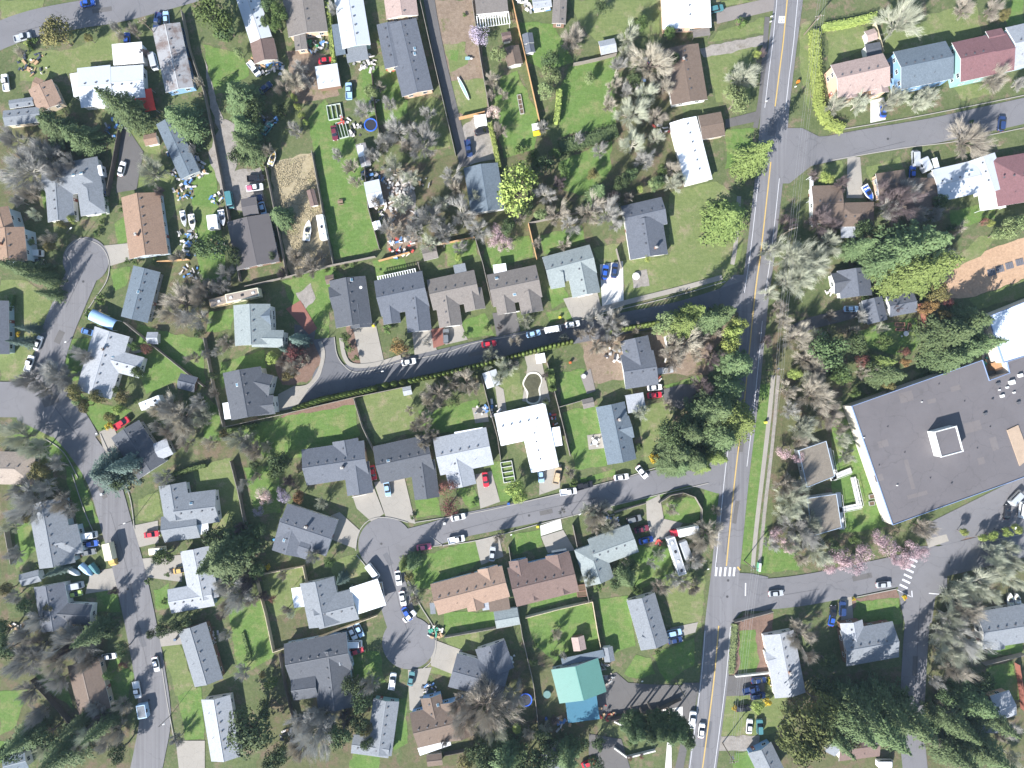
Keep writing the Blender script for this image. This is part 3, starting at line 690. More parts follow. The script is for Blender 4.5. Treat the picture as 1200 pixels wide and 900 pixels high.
def patch(k,pts,jit=None):
    n=pcount.get(k,0); pcount[k]=n+1; z=ZB[k]+(n%5)*.0031
    soft=k in 'godmtvwf'
    P=[Vector((*W(x,y,z),z)) for x,y in pts]
    if soft:
        Q=[]
        for i in range(len(P)):
            a,b=P[i],P[(i+1)%len(P)]; L=(b-a).length; m_=max(1,int(L/1.2)); 
            for j in range(m_):
                p=a.lerp(b,j/m_); amp=.45 if k!='f' else .3
                q=Vector((noise.noise(p*.35),noise.noise(p*.35+Vector((31,7,0))),0))*amp*1.6+Vector((noise.noise(p*1.7),noise.noise(p*1.7+Vector((9,5,0))),0))*amp*.5
                Q.append(p+q)
        P=Q
    me=bpy.data.meshes.new(NM[k]); me.from_pydata([tuple(p) for p in P],[],[tuple(range(len(P)))])
    me.materials.append(GM[k]); me.update()
    if me.polygons[0].normal.z<0: me.flip_normals()
    o=bpy.data.objects.new(NM[k],me); COL.objects.link(o); return struct(o)
def smooth(pts,n=6):
    out=[]
    for i in range(len(pts)-1):
        p0=pts[max(0,i-1)];p1=pts[i];p2=pts[i+1];p3=pts[min(len(pts)-1,i+2)]
        for j in range(n):
            t=j/n; out.append(tuple(.5*((2*p1[q])+(-p0[q]+p2[q])*t+(2*p0[q]-5*p1[q]+4*p2[q]-p3[q])*t*t+(-p0[q]+3*p1[q]-3*p2[q]+p3[q])*t**3) for q in (0,1)))
    out.append(pts[-1]); return out
def ribbon(name,pts,w,z,mat,off=0,sm=True,h=0,dash=None):
    P=smooth(pts) if sm else pts; P=[W(x,y,0) for x,y in P]; mb=MB(); L=[];R=[]
    for i,p in enumerate(P):
        a=P[max(0,i-1)];b=P[min(len(P)-1,i+1)]; d=Vector((b[0]-a[0],b[1]-a[1])).normalized(); n=Vector((-d.y,d.x)); q=Vector(p)+n*off
        L.append((*(q+n*w/2),z)); R.append((*(q-n*w/2),z))
    n=len(P)
    if h:
        B=[(x,y,z-h) for x,y,_ in L]; D=[(x,y,z-h) for x,y,_ in R]
        for i in range(n-1): mb.add([L[i],R[i],R[i+1],L[i+1],B[i],D[i],D[i+1],B[i+1]],[(0,1,2,3),(4,0,3,7),(1,5,6,2)])
    else:
        mb.add(L+R,[(i,n+i,n+i+1,i+1) for i in range(n-1)])
    return struct(mb.build(name,mat))
# base sheet to the horizon
mb=MB(); N=24; E=900
for i in range(N):
    for j in range(N):
        x0,x1=-E+2*E*i/N,-E+2*E*(i+1)/N; y0,y1=-E+2*E*j/N,-E+2*E*(j+1)/N
        mb.add([(x0,y0,0),(x1,y0,0),(x1,y1,0),(x0,y1,0)],[(0,1,2,3)])
struct(mb.build('ground',GM['base']))
YEL=surf('paint_yellow',(.52,.36,.12),.12,.5,4,.7); WHP=surf('paint_white_line',(.60,.60,.62),.15,.6,5,.7)
MAIN=[(926,-30),(924,0),(918,45),(913,85),(908,130),(903,190),(892,290),(884,350),(878,410),(872,470),(861,560),(851,660),(842,735),(836,800),(823,900),(817,945)]
ribbon('main_road',MAIN,8.6,.170,GM['M'])
ribbon('street',[(878,340),(800,365),(740,377),(700,385),(640,396),(570,410),(500,426),(450,436),(405,440)],6.6,.165,GM['q'])
ribbon('street',[(862,543),(815,553),(760,567),(700,583),(600,604),(540,616),(500,628),(450,640)],7.2,.166,GM['a'])
ribbon('street',[(447,640),(452,665),(462,700),(476,745)],9.5,.174,GM['a'])
ribbon('street',[(104,305),(84,350),(66,395),(55,440),(62,480),(95,520),(120,560),(138,620),(152,670),(165,730),(176,790),(182,840),(176,880),(165,930)],9.6,.167,GM['L'])
ribbon('street',[(-40,465),(0,468),(40,470),(75,485),(98,520)],10.8,.171,GM['a'])
ribbon('street',[(-40,62),(0,42),(40,28),(90,18),(140,10),(190,-3),(250,-20)],8.4,.166,GM['a'])
ribbon('street',[(905,196),(940,182),(1000,169),(1060,159),(1100,152),(1150,141),(1200,130),(1260,116)],7.8,.1665,GM['a'])
ribbon('street',[(846,697),(900,696),(950,690),(1000,680),(1080,663),(1140,649),(1200,634),(1260,618)],9.4,.168,GM['a'])
ribbon('street',[(1088,655),(1078,700),(1073,750),(1070,800),(1068,850),(1072,900),(1076,940)],7.6,.1725,GM['a'])
ribbon('lane',[(500,-20),(506,20),(516,70),(528,120),(540,170),(545,195)],3.3,.150,GM['A'])
ribbon('footpath',[(906,440),(900,500),(893,560),(886,620),(882,665)],1.3,.12,GM['c'])
ribbon('footpath',[(912,440),(905,520),(897,590),(890,660)],1.0,.121,GM['v'])
ribbon('footpath',[(899,20),(897,45),(892,110),(885,150)],1.5,.12,GM['A'])
ribbon('footpath',[(866,230),(862,285),(858,310)],1.3,.12,GM['c'])
ribbon('lane',[(925,390),(950,379),(985,370),(1012,362)],3.6,.15,GM['A'])
def disc(x,y,r,z,k='a'):
    X,Y=W(x,y); mb=MB(); mb.add([(X+r*S*math.cos(i*math.pi/20),Y+r*S*math.sin(i*math.pi/20),z) for i in range(40)],[tuple(range(40))]); return struct(mb.build('street',GM[k]))
disc(101,305,27,.1782); disc(452,638,32,.1785); disc(479,753,31,.1788); disc(388,446,22,.1762,'q')
patch('q',poly('366,398 392,395 394,415 402,428 416,436 440,440 440,452 352,478 345,470 358,457 374,445 378,425'))
patch('a',poly('895,150 940,150 960,160 985,158 985,184 950,195 925,215 897,215')); patch('a',poly('860,322 885,322 880,380 860,362 820,364 800,352 840,342'))
patch('a',poly('835,535 862,530 862,580 840,578 800,566 800,548')); patch('a',poly('838,670 880,672 900,676 900,716 870,716 852,735 832,735'))
patch('a',poly('40,430 70,425 85,470 105,505 60,512 20,492 20,450')); patch('a',poly('1066,640 1110,640 1110,690 1096,700 1092,730 1060,730 1052,690'))
patch('a',poly('1090,612 1200,557 1240,545 1240,620 1170,628 1133,630 1112,641 1085,634'))
# markings
ribbon('lane_marking',[(924,-20),(918,45),(913,85),(908,125)],.34,.192,YEL)
ribbon('lane_marking',[(903,190),(892,290),(884,350),(872,470),(861,560),(851,663)],.34,.192,YEL)
ribbon('lane_marking',[(842,733),(836,800),(823,900),(818,935)],.34,.192,YEL)
for o_ in (3.15,-3.15):
    ribbon('edge_line',[(924,-20),(918,45),(913,85),(908,128)],.15,.193,WHP,o_)
    ribbon('edge_line',[(901,208),(892,290),(884,345)],.15,.193,WHP,o_)
    ribbon('edge_line',[(881,375),(872,470),(863,545)] if o_>0 else [(881,375),(872,470),(861,560),(851,660)],.15,.193,WHP,o_ if o_<0 else 3.15)
    ribbon('edge_line',[(842,733),(836,800),(823,900),(818,935)] if o_>0 else [(841,740),(836,800),(823,900),(818,935)],.15,.193,WHP,-3.9 if o_<0 else 3.6)
ribbon('edge_line',[(861,575),(851,660)],.15,.193,WHP,-3.15) if False else None
ribbon('edge_line',[(847,580),(838,665)],.15,.1931,WHP)
for i,x in enumerate((839,844,849.5,855,860)): ribbon('crosswalk_bar',[(x-.6,675),(x+.6,664.5)],.62,.193,WHP,sm=False)
for x,y in ((1070,656),(1067.5,662),(1065.5,668.5),(1063.5,675),(1061.5,681),(1058.5,687)): ribbon('crosswalk_bar',[(x-4.6,y-2.2),(x+4.6,y+2.2)],.62,.193,WHP,sm=False)
ribbon('stop_line',[(873.5,683),(873.2,698)],.35,.193,WHP,sm=False); ribbon('stop_line',[(1051,691),(1067,699)],.2,.193,WHP,sm=False); ribbon('stop_line',[(1068,692),(1068.5,699.5)],.3,.193,WHP,sm=False); ribbon('stop_line',[(1088,695),(1100,696)],.3,.193,WHP,sm=False); ribbon('stop_line',[(864,664),(867,668)],.5,.193,YEL,sm=False)
for k_ in range(4): ribbon('road_lettering',[(912.3+k_*2.0,27.3),(913.2+k_*2.0,19.2)],.30,.193,WHP,sm=False)
for yy in (20,23.6,27): ribbon('road_lettering',[(912.4,yy),(919,yy)],.28,.194,WHP,sm=False)
for x in (1155,1148): pass
for (x,y,L,w_,a_) in ((905,150,5,2.4,80),(862,600,7,1.3,82),(829,860,8,1.8,82),(1010,676,6,1.6,12),(1140,150,5,2.2,12),(640,600,4,1.4,12),(70,395,4,2,65),(165,745,7,1.6,-70),(120,575,5,1.5,-65),(60,470,5,2.5,20),(455,655,4,1.6,-60),(1072,780,6,1.6,88),(560,414,6,1.2,12),(120,12,6,1.4,8),(890,300,6,1.1,82),(868,520,5,1.8,82)):
    X,Y=W(x,y); m_=MB(); A=math.radians(a_); c_,n_=math.cos(A),math.sin(A); m_.add([(X+u*c_-v*n_,Y+u*n_+v*c_,.186) for u,v in ((-L/2,-w_/2),(L/2,-w_/2),(L/2,w_/2),(-L/2,w_/2))],[(0,1,2,3)]); struct(m_.build('road_patch',GM['q'] if x%2 else GM['A']))
for x,y in ((852,699),(1112,659),(480,752),(447,637),(98,330),(150,690),(60,460),(870,727),(903,170),(1040,163),(620,604),(1070,830),(175,820),(853,680)):
    X,Y=W(x,y); m_=MB(); m_.add([(X+.38*math.cos(i*.5236),Y+.38*math.sin(i*.5236),.196) for i in range(12)],[tuple(range(12))]); struct(m_.build('manhole_cover',GM['mh']))
def seam(s,w=.10,off=0): ribbon('sealed_crack',poly(s),w,.188,GM['mh'],off)
for s in ('919,30 912,90 905,150','888,300 880,370 872,440','866,520 858,590 850,650','838,770 828,850','130,600 150,670 160,720 175,790','50,440 60,470 95,515','455,640 466,700 478,740','1000,181 1060,166','520,626 600,605 700,583','1078,700 1073,790 1070,870','900,700 960,690','20,38 90,22','104,305 78,360'): seam(s)
# kerbs and pavements
def kerb(s,w=.22): ribbon('kerb',poly(s),w,.29,GM['k'],sm=True,h=.13)
def walk(s,w=1.3): ribbon('pavement',poly(s),w,.262,GM['c'],sm=True,h=.1)
for s in ('392,395 395,415 403,428 416,436 440,433 470,424 520,414 560,401 620,390 680,375 730,362 795,346 850,330','345,478 360,458 375,440 379,420','64,356 84,315 78,295 96,278','96,279 118,288 128,306 126,328 112,350 100,368',
 '504,628 520,640' ,'487,612 560,600 640,582 720,563 780,545 830,535','508,640 560,633 640,612 720,592 770,580 830,566','417,645 420,625 432,610 452,606 478,612','472,668 492,708 510,740 508,770 495,784','418,650 432,668 441,690','85,555 100,600 118,640','118,508 135,545 152,580 158,620','53,514 75,530 92,560','980,153 1040,143 1100,132 1200,112',
 '975,188 1056,174 1120,166 1200,150','1000,700 1050,690','1150,636 1200,625','205,868 196,820 190,780'): kerb(s)
walk('400,396 404,418 414,428 440,427 470,418'); walk('690,366 735,354 795,339 846,325',1.5); walk('345,455 362,452 374,436 379,415 375,400',1.2)
PATCH='''g 362,140 380,115 410,150 424,190 428,220 443,290 430,298 392,303 378,235
g 238,52 285,62 292,88 262,108 250,112
g 423,78 470,76 478,132 440,150 415,110
o 506,112 522,118 527,172 500,178 478,130
g 590,88 606,84 632,140 626,176 592,185 574,122
g 668,78 720,66 722,148 658,160 652,110
g 606,26 648,28 672,72 640,85 618,72
o 668,0 775,0 772,40 730,45 700,50 680,30
o 826,62 888,52 884,80 878,125 840,120
o 842,36 896,21 895,38 832,50
o 822,0 894,0 840,8
g 657,188 716,165 716,200 690,232 660,222
o 784,226 840,212 872,235 869,285 862,330 840,335 780,345 734,355 730,318 728,305 785,300
g 851,152 884,150 880,190 850,198
o 938,28 950,25 949,130 943,118 936,60
o 968,36 1012,30 1014,58 972,76
o 1034,64 1040,35 1142,0 1150,40 1112,56 1050,62
g 1175,0 1200,0 1200,28 1180,30
o 1118,101 1160,97 1162,111 1128,118
o 1014,196 1055,184 1060,200 1020,212
o 960,192 987,188 990,216 962,212
g 1112,247 1164,237 1166,256 1128,266 1115,262
o 1122,300 1150,276 1170,275 1150,300 1124,312
f 1098,322 1140,300 1215,272 1215,322 1140,348 1105,350
o 1135,350 1215,324 1215,344 1148,362
g 1000,388 1074,372 1080,402 1060,418 1000,402
o 1035,455 1070,432 1096,432 1000,474 988,478
g 976,490 996,492 1040,618 985,625 972,560
g 882,450 904,450 897,520 889,580 880,662 864,662 874,560
g 893,600 905,640 938,650 935,668 889,672
g 1003,705 1053,700 1058,730 1000,728
m 996,704 1050,690 1055,700 1000,713
m 1110,628 1134,610 1145,634 1108,640
m 855,735 870,722 905,718 908,792 858,795
g 867,738 884,738 890,775 884,792 866,792
o 843,816 922,813 925,848 900,862 843,862
g 861,882 884,880 884,905 858,905
g 1158,748 1200,742 1200,764 1158,770
g 1155,782 1188,776 1196,820 1165,822
g 731,790 745,768 762,772 768,788 752,796
g 764,768 814,748 814,779 780,800
g 740,846 770,836 790,850 770,868 738,866
o 780,678 826,674 822,736 788,736
g 700,702 736,698 745,757 712,768
g 616,724 694,706 704,768 690,775 650,775 628,756
g 520,718 600,716 600,731 523,745
g 482,660 490,652 558,633 564,656 548,668 504,690 488,687
g 599,626 634,620 637,640 600,652
g 618,702 676,687 679,700 624,714
o 521,748 560,740 566,765 528,762
o 502,778 532,786 526,794 500,788
g 776,592 800,582 818,586 822,600 815,612 780,612
g 828,566 846,566 843,622 824,634 823,600
g 738,640 788,640 790,672 745,692 735,675
g 678,562 720,549 722,556 682,568
g 690,584 830,556 832,564 716,600
g 574,542 598,540 603,560 620,586 586,589
g 534,575 556,568 562,592 550,598
g 486,586 512,580 516,603 488,607
o 420,466 476,452 486,472 486,506 440,520
g 490,482 560,468 568,500 520,508 495,510
o 583,430 608,438 618,474 588,482
g 655,438 684,432 694,464 658,478
g 659,482 702,475 712,546 674,550
o 750,478 776,470 792,475 776,542 756,545
g 776,452 818,440 821,448 782,456
m 328,488 412,464 417,476 345,500
g 280,502 345,486 416,474 421,510 360,537 310,535
g 240,462 256,478 259,516 238,518
o 226,548 270,536 288,618 240,627
g 286,548 325,545 330,600 300,604
o 304,672 356,664 361,700 345,722 318,722
g 266,708 312,705 320,770 280,792
o 384,660 422,648 434,668 430,688 395,680
g 406,766 446,762 450,798 425,818
g 412,882 446,884 442,905 408,905
g 464,820 476,818 478,870 462,880
o 162,584 186,576 189,600 180,612 162,610
g 75,548 92,545 116,612 92,622
g 16,600 38,598 45,640 20,668
g 112,694 136,690 142,718 112,718
g 180,692 198,682 198,712 184,716
o 190,757 212,755 230,808 205,815
g 208,814 236,805 240,866 218,868
g 36,782 66,775 88,832 50,805
g 0,810 32,808 20,850 0,862
g 0,868 22,870 22,890 0,896
g 130,765 158,790 146,828 128,850 112,840
o 0,328 32,328 62,355 46,442 0,446
g 75,400 104,396 102,440 80,450
g 82,450 106,470 155,480 122,512 95,482
g 160,380 238,398 240,455 205,448 172,462 160,430
g 8,500 55,496 88,542 40,544
g 128,314 152,312 150,335 134,341
g 134,262 150,250 151,282 138,290
g 46,215 60,210 52,248
o 160,198 203,206 212,240 196,262 162,215
g 224,200 250,182 266,330 236,346 228,270
o 0,22 10,24 50,13 52,0 0,0
o 21,60 84,58 138,35 142,70 84,85 50,95 24,95
o 160,130 186,150 190,182 172,180 150,160
g 242,390 270,386 276,362 246,364
g 258,425 310,410 312,430 258,456
g 330,330 390,312 402,322 388,342 384,400 350,372
g 436,306 474,303 480,325 445,332
g 520,285 556,280 560,300 525,312
g 566,290 620,276 626,300 572,315
g 634,275 682,264 686,284 636,298
g 640,336 660,330 666,350 646,362
g 540,377 568,367 580,392 546,397
g 640,366 682,357 684,372 645,378
o 694,290 728,285 728,308 704,310
d 508,0 558,0 566,70 576,132 540,138 524,95
v 553,138 575,142 578,165 586,185 545,195 535,160
t 316,190 366,180 392,312 340,322 322,240
d 336,60 382,62 398,112 345,122
v 243,180 262,140 290,150 275,200 305,196 312,250 268,245
v 240,70 252,110 268,165 262,170 245,120
o 520,52 545,50 548,75 528,85
g 527,58 538,60 536,72 526,70
o 525,95 570,92 572,128 545,136 530,130
d 445,200 480,195 490,290 455,295
v 468,205 482,200 488,245 465,248
w 0,450 0,900 8,900 10,500
w 0,730 85,700 125,740 130,790 88,850 0,905
w 60,850 150,830 155,905 40,905
w 232,520 275,510 292,545 275,640 236,655
w 330,640 420,800 470,900 300,905 320,790
w 470,835 700,835 700,905 470,905
w 500,750 640,765 700,870 520,870
w 905,372 1000,380 985,470 905,470
w 905,470 970,470 985,660 905,665
w 1000,270 1120,255 1130,370 985,400
w 730,370 880,350 850,560 780,545 740,470
w 1090,650 1205,638 1205,905 1085,905
w 920,800 1060,780 1055,905 900,905
w 480,195 640,150 700,290 560,270 500,300
w 660,160 800,30 800,235 700,250
w 0,140 120,130 130,200 40,260 0,240
w 220,300 290,330 250,400 160,390
d 680,395 850,380 850,440 780,438 690,450
m 405,370 440,400 420,430 408,420
m 335,405 372,398 378,425 360,448 330,452 322,430
C 703,310 730,306 731,358 706,366
c 660,350 700,342 706,366 672,376
c 414,386 440,378 451,428 424,432
c 483,390 504,386 512,410 486,417
b 505,386 520,383 520,404 508,408
c 520,385 541,380 548,398 522,404
A 577,367 604,363 610,388 582,394
c 326,462 345,452 362,456 347,478 324,482
b 335,362 352,352 372,385 362,392
A 345,380 370,385 368,400 345,402
c 557,556 576,552 586,588 563,596
c 632,548 658,544 656,572 632,580
C 633,616 657,608 659,620 634,628
c 634,629 660,621 674,645 642,648
c 557,634 584,626 590,652 564,662
c 412,578 436,566 450,602 436,612 418,596
c 438,565 474,560 487,614 452,606
c 388,604 398,600 422,622 416,643 388,632
c 757,588 773,580 778,608 800,613 790,628 764,636 758,608
c 993,184 1008,184 1012,232 992,232
C 1020,118 1036,114 1038,140 1020,144
h 838,12 908,-4 908,12 840,28
v 820,56 895,41 898,52 824,68
A 850,140 888,130 888,142 850,150
A 775,457 800,450 818,452 812,470 798,480 780,472
c 120,288 150,285 155,304 128,312
c 116,506 133,500 146,530 124,538
A 143,140 168,178 160,222 136,226
c 156,616 185,610 186,636 160,642
c 163,655 214,650 213,682 168,676
c 106,670 142,664 138,690 100,696
c 180,742 210,734 213,755 187,758
c 206,868 240,868 240,905 210,905
c 504,748 542,762 530,790 505,780
c 478,785 506,782 500,800 490,836 480,832
A 852,792 896,790 896,814 846,816
v 838,862 890,862 886,880 834,880
c 785,736 818,729 815,741 790,748
c 984,700 998,698 1000,726 986,730
A 690,800 722,788 736,800 762,802 800,803 806,832 770,838 722,836 700,838
A 690,860 728,866 740,905 690,905
C 782,868 787,868 787,905 779,905
C 788,830 800,828 800,848 790,848
A 800,800 820,800 800,905 790,905 800,860
c 1085,632 1109,626 1112,634 1088,642
c 580,450 590,456 594,482 584,482
c 553,478 570,476 573,494 557,496
c 688,510 705,508 708,525 690,527
c 613,412 632,410 645,470 640,475 612,470 618,430
h 680,440 692,432 698,458 688,462
c 142,408 152,404 168,412 150,416
v 346,345 364,333 370,350 358,362
v 740,320 758,316 762,334 742,338
v 1156,395 1176,440 1162,446 1150,420'''
for ln in PATCH.splitlines():
    k,rest=ln.split(' ',1); patch(k,poly(rest))
B=building
B('blue-walled mobile home','long mobile home with rusty grey roof and blue gable wall, near top left','rust','bl',[(193,28,209,104,33,'gg',{'p':.16})],e=3)
B('pale metal roof beside red awning','low white metal-roofed house joined to a red awning, upper left','lgm','wt',[(91,102,130,98,46,'gg'),(124,97,168,94,38,'gg')],p=.1,covers=[(90,99,12,27,10,'wh',2.3)])
B(None,'white flat-roofed garage above the house with the red awning','wh','wt',[(132,64,167,61,24,'f')],cat='garage',name='garage',e=3,gar=(150,75,-85))
B('patchy orange-roofed house','small house with patchy orange roof under the round autumn tree, upper left','ob','tn',[(45,98,58,126,30,'gg',{'c':'or_'}),(38,96,48,100,14,'gg')],p=.15)
B(None,'shaded dark grey house with deck between the orange-roofed house and the huge grey tree','gr','tn',[(3,138,46,133,18,'gg'),(10,122,38,118,10,'gg')],p=.2)
B(None,'narrow grey mobile home beside the conifer, left of the long gravel lane','sb','gy',[(193,140,222,205,24,'gg')],p=.15,e=3)
B(None,'small rust-brown shed with yellow slide, left of the narrow grey mobile home','ob','wt',[(168,164,183,161,13,'gg')],cat='shed',name='shed',e=2,win=False,vents=False)
B(None,'narrow pale blue-grey mobile home at the top edge with a brown shed below it','lgm','wt',[(286,-14,305,45,26,'gg')],p=.15,e=3)
B(None,'shed with one grey slope and one dark brown slope below the pale blue-grey mobile home','mr','cr',[(305,45,310,70,28,'gg')],cat='shed',name='shed',e=2.3,win=False,vents=False)
B('peach-gabled mobile home','taupe-roofed mobile home with peach gable and clutter in its recess, top edge','tp','pe',[(353,-8,360,38,46,'gg',{'p':.15}),(349,30,353,58,14,'gg',{'p':.1})],e=3)
B('pale blue-roofed mobile home','pale blue-roofed mobile home with dark lean-to on its left, top edge','lgm','tl',[(407,-8,417,53,33,'gg',{'p':.2})],e=3,covers=[(398,46,14,36,8,'sb',2.6),(418,62,25,19,10,'gr',2.6)])
B('square corrugated carport','square corrugated pale grey carport beside the red car, upper left','lgm','br',[(371,91,397,87,26,'f')],cat='carport',name='carport',e=2.8,win=False)
B('pinkish-brown top-edge home','home at the top edge with pinkish-brown roof and pale gable','pk','cr',[(467,-12,471,18,37,'gg')],p=.2,e=3)
B('long slate mobile home','long dark slate mobile home with two skylights beside the paved lane','sl','pe',[(469,24,489,108,37,'gg',{'p':.14}),(453,26,463,78,24,'gg',{'p':.08})],e=3,sky=[(486,57),(486,63)])
B('white striped patio roof','taupe flat-roofed home at the top edge with white slatted patio roof','tp','wt',[(574,-16,577,15,37,'f')],e=3.1,covers=[(578,23,37,14,8,'slat',2.6)])
B('dark twin sheds','pair of joined dark-roofed garden sheds right of the cedar fence, top centre','sl','wt',[(618,38,620,50,12,'gg'),(620,51,622,61,11,'gg')],cat='shed',name='shed',e=2.2,win=False,vents=False)
B('brown shed with white gable','brown-roofed garden shed with white gable left of the cedar fence, top centre','br','wt',[(599,53,604,75,18,'gg')],cat='shed',name='shed',e=2.3,win=False,vents=False)
B(None,'tiny red-brown shed just above the brown shed with the white gable','mr','wt',[(588,43,599,41,11,'gg')],cat='shed',name='shed',e=2,win=False,vents=False)
B(None,'white-roofed house end cut by the top edge, right of the slatted patio roof','wh','wt',[(604,-6,620,-8,12,'gg')],p=.1)
B(None,'white house end with blue-grey clutter cut by the top edge, above the green yards','lg','wt',[(624,3,646,0,14,'gg')],p=.15)
B(None,'narrow taupe-roofed mobile home end at the top edge beside a bare tree','tp','br',[(657,-12,655,27,16,'gg')],p=.15,e=3)
B('red and grey greenhouse shed','small shed with red lower wall and grey glazed roof in the green yards, top','lg','pe',[(703,55,722,51,16,'gg')],cat='shed',name='shed',e=2.1,win=False,vents=False)
B('white roof by flagstone drive','large white metal-roofed house beside the flagstone driveway, top right of centre','wh','pe',[(804,-12,806,32,56,'gg')],p=.08,e=3,covers=[(822,38,20,9,8,'tp',2.3)])
B('flat brown roof by main road','plain brown-roofed house on the lawn left of the main road, upper part','br','wt',[(798,53,809,119,42,'gg')],p=.1,chim=(802,67))
B('white roof under tree shadow','narrow white-roofed house with leafy tree shadow across it','wh','wt',[(801,139,820,213,32,'gg')],p=.16)
B('dark brown garage','small dark brown-roofed garage right of the narrow white-roofed house','br','tn',[(821,149,848,144,28,'gg')],cat='garage',name='garage',p=.12,vents=False)
B(None,'small shed with white and orange roof, behind the pink-roofed townhouse','pk','wt',[(1016,42,1028,38,13,'gg')],cat='shed',name='shed',e=2.2,win=False,vents=False)
B(None,'small dark grey garage attached behind the pink-roofed townhouse','dk','wt',[(1015,59,1033,56,15,'gg')],cat='garage',name='garage',e=2.8,win=False,vents=False,p=.1)
B('pink-roofed townhouse','two-storey house with pale pink shingle roof, top right','pk','pe',[(981,92,1043,78,38,'gg'),(1029,84,1034,108,20,'gg',{'e':4.4}),(994,94,998,114,18,'gg',{'e':4.3})],two=True)
B('blue-grey townhouse','two-storey townhouse with blue-grey roof and bright blue end wall, top right','sb','bl',[(1056,79,1118,66,44,'gg')],two=True)
B('maroon townhouse','two-storey townhouse with maroon roof and teal end wall, top right','mo','tl',[(1126,69,1167,60,46,'gg')],two=True)
B(None,'taller stepped maroon roof joined to the right end of the maroon townhouse','mo','tl',[(1166,61,1190,56,44,'gg'),(1159,44,1178,40,18,'gg',{'e':4.6})],two=True,vents=False)
B(None,'pale blue-grey townhouse cut by the right edge, beyond the maroon one','lg','pb',[(1190,51,1225,43,46,'gg')],two=True)
B('grey U-shaped roof','grey U-shaped roof with notch, at the head of the left cul-de-sac','gr','wt',[(48,212,113,200,38,'gh'),(64,206,68,258,31,'gg'),(100,206,106,250,29,'hh')],sky=[(86,205),(95,203)])
B('long orange-brown gable roof','long orange-brown gabled house right of the left cul-de-sac','ob','pb',[(160,226,170,299,45,'gg')],chim=(160,275),gar=(153,285,180))
B('brown house at left edge','brown-roofed house with pale blue walls cut by the left edge','br','pb',[(5,266,9,306,36,'gg',{'c':'ob'}),(-3,243,4,268,20,'gg',{'c':'ob'})],two=True,chim=(6,287))
B('slate roof leaning right','narrow slate-grey roof tilted to the right below the left cul-de-sac','sb','gy',[(169,314,154,374,32,'gg')],sky=[(162,342)])
B(None,'dark grey house strip cut by the left edge, beside the left road','sl','pb',[(-8,352,-7,415,28,'gg')])
B('large taupe and grey metal roof','large two-tone taupe and dark ribbed roof between the gravel lane and dry field','sc','br',[(289,254,301,311,50,'gg'),(283,243,301,240,20,'gg')],e=3,p=.15,vents=False)
B('slate gabled house with satellite dish','slate gabled house with small white dish, first of the row above the upper street','dk','gy',[(405,325,413,381,42,'gg'),(386,349,410,344,26,'gg'),(419,356,422,384,24,'gg')],sky=[(412,328)],gar=(424,383,-82))
B('slate roof below white pergola','slate house with white slatted pergola behind, second of the row','sl','gy',[(441,349,498,337,42,'gg'),(486,342,491,388,28,'gg'),(455,349,459,379,20,'gg')],covers=[(465,323,44,8,12,'slat',2.7)],gar=(493,388,-82))
B('olive-grey gabled house','olive-grey roofed house with two front gables, third of the row','tp','tn',[(503,345,559,333,36,'gg'),(522,344,528,382,27,'gg'),(552,338,557,363,24,'gg')],covers=[(539,315,14,11,12,'gr',2.6)],gar=(530,382,-82))
B('taupe house with white square canopy','taupe roofed house with white square canopy behind, fourth of the row','tp','tn',[(574,340,632,328,38,'gg'),(590,344,594,367,22,'gg'),(619,340,624,366,26,'gg')],covers=[(586,316,15,13,8,'wh',2.7)],sky=[(582,326),(603,345)],gar=(600,366,-82))
B('grey house left of white driveway','pale grey roofed house just left of the bright white driveway','gg','wt',[(640,317,696,302,34,'gg'),(680,306,688,345,33,'gg'),(643,322,660,319,32,'hg')],gar=(686,346,-78))
B('charcoal house on big lawn','charcoal gabled house alone on the large lawn left of the main road','sl','wt',[(732,256,780,245,32,'gg'),(755,255,762,300,44,'gg',{'p':.25})],chim=(769,290),e=3)
B('brown roofs under purple bare tree','two joined chocolate-brown roofs, right of the main road','mr','wt',[(953,239,989,238,44,'gg',{'p':.15,'c':'br'}),(984,251,1026,250,28,'hh',{'p':.2,'c':'br'})],covers=[(994,272,17,13,2,'lg',2.5),(951,221,4,28,0,'wh',2.6)])
B('shaded brown carport roof','wide brown roof shaded by bare trees beside the white motorboat','mr','pe',[(1029,218,1063,213,30,'gg',{'c':'br'}),(1060,226,1102,226,36,'gg',{'c':'br'})],p=.1,covers=[(1031,221,7,24,8,'lg',2.4)])
B('white metal-roofed complex','large white and pale grey metal roof with white terrace, right side','lgm','wt',[(1098,217,1150,205,38,'gg'),(1152,183,1166,224,32,'gg')],p=.14,covers=[(1162,231,30,28,8,'wh',2.6),(1098,196,6,22,15,'wh',2.5)],sky=[(1132,201),(1138,200)],e=3)
B('maroon hip roof at right edge','maroon hipped roof cut by the right edge, next to the white metal roof','mo','pe',[(1170,212,1240,200,56,'hh')],p=.25,e=3)
B('slate house by lichen tree','small slate roofed house between the lichen tree and the giant conifer','sl','wt',[(1003,314,1007,347,37,'gg'),(978,332,1000,328,24,'gg',{'c':'dk'})],sky=[(994,322)])
B(None,'small slate cottage left of two, above the school lawn','sl','wt',[(1024,349,1031,377,24,'gg')])
B(None,'small slate cottage right of two, above the school lawn','sl','wt',[(1043,359,1075,353,24,'gg')])
B('pale cross-shaped roof','pale grey cross-shaped roof inside the bend of the left road','lg','wt',[(128,388,106,462,42,'gg'),(130,422,164,431,25,'gg'),(113,425,102,460,30,'gg',{'e':2.65})],p=.25,chim=(119,409),sky=[(132,418)])
B(None,'tiny white-roofed shed below the huge tan tree, left side','lg','wt',[(171,396,184,396,14,'gg')],cat='shed',name='shed',e=2.1,win=False,vents=False)
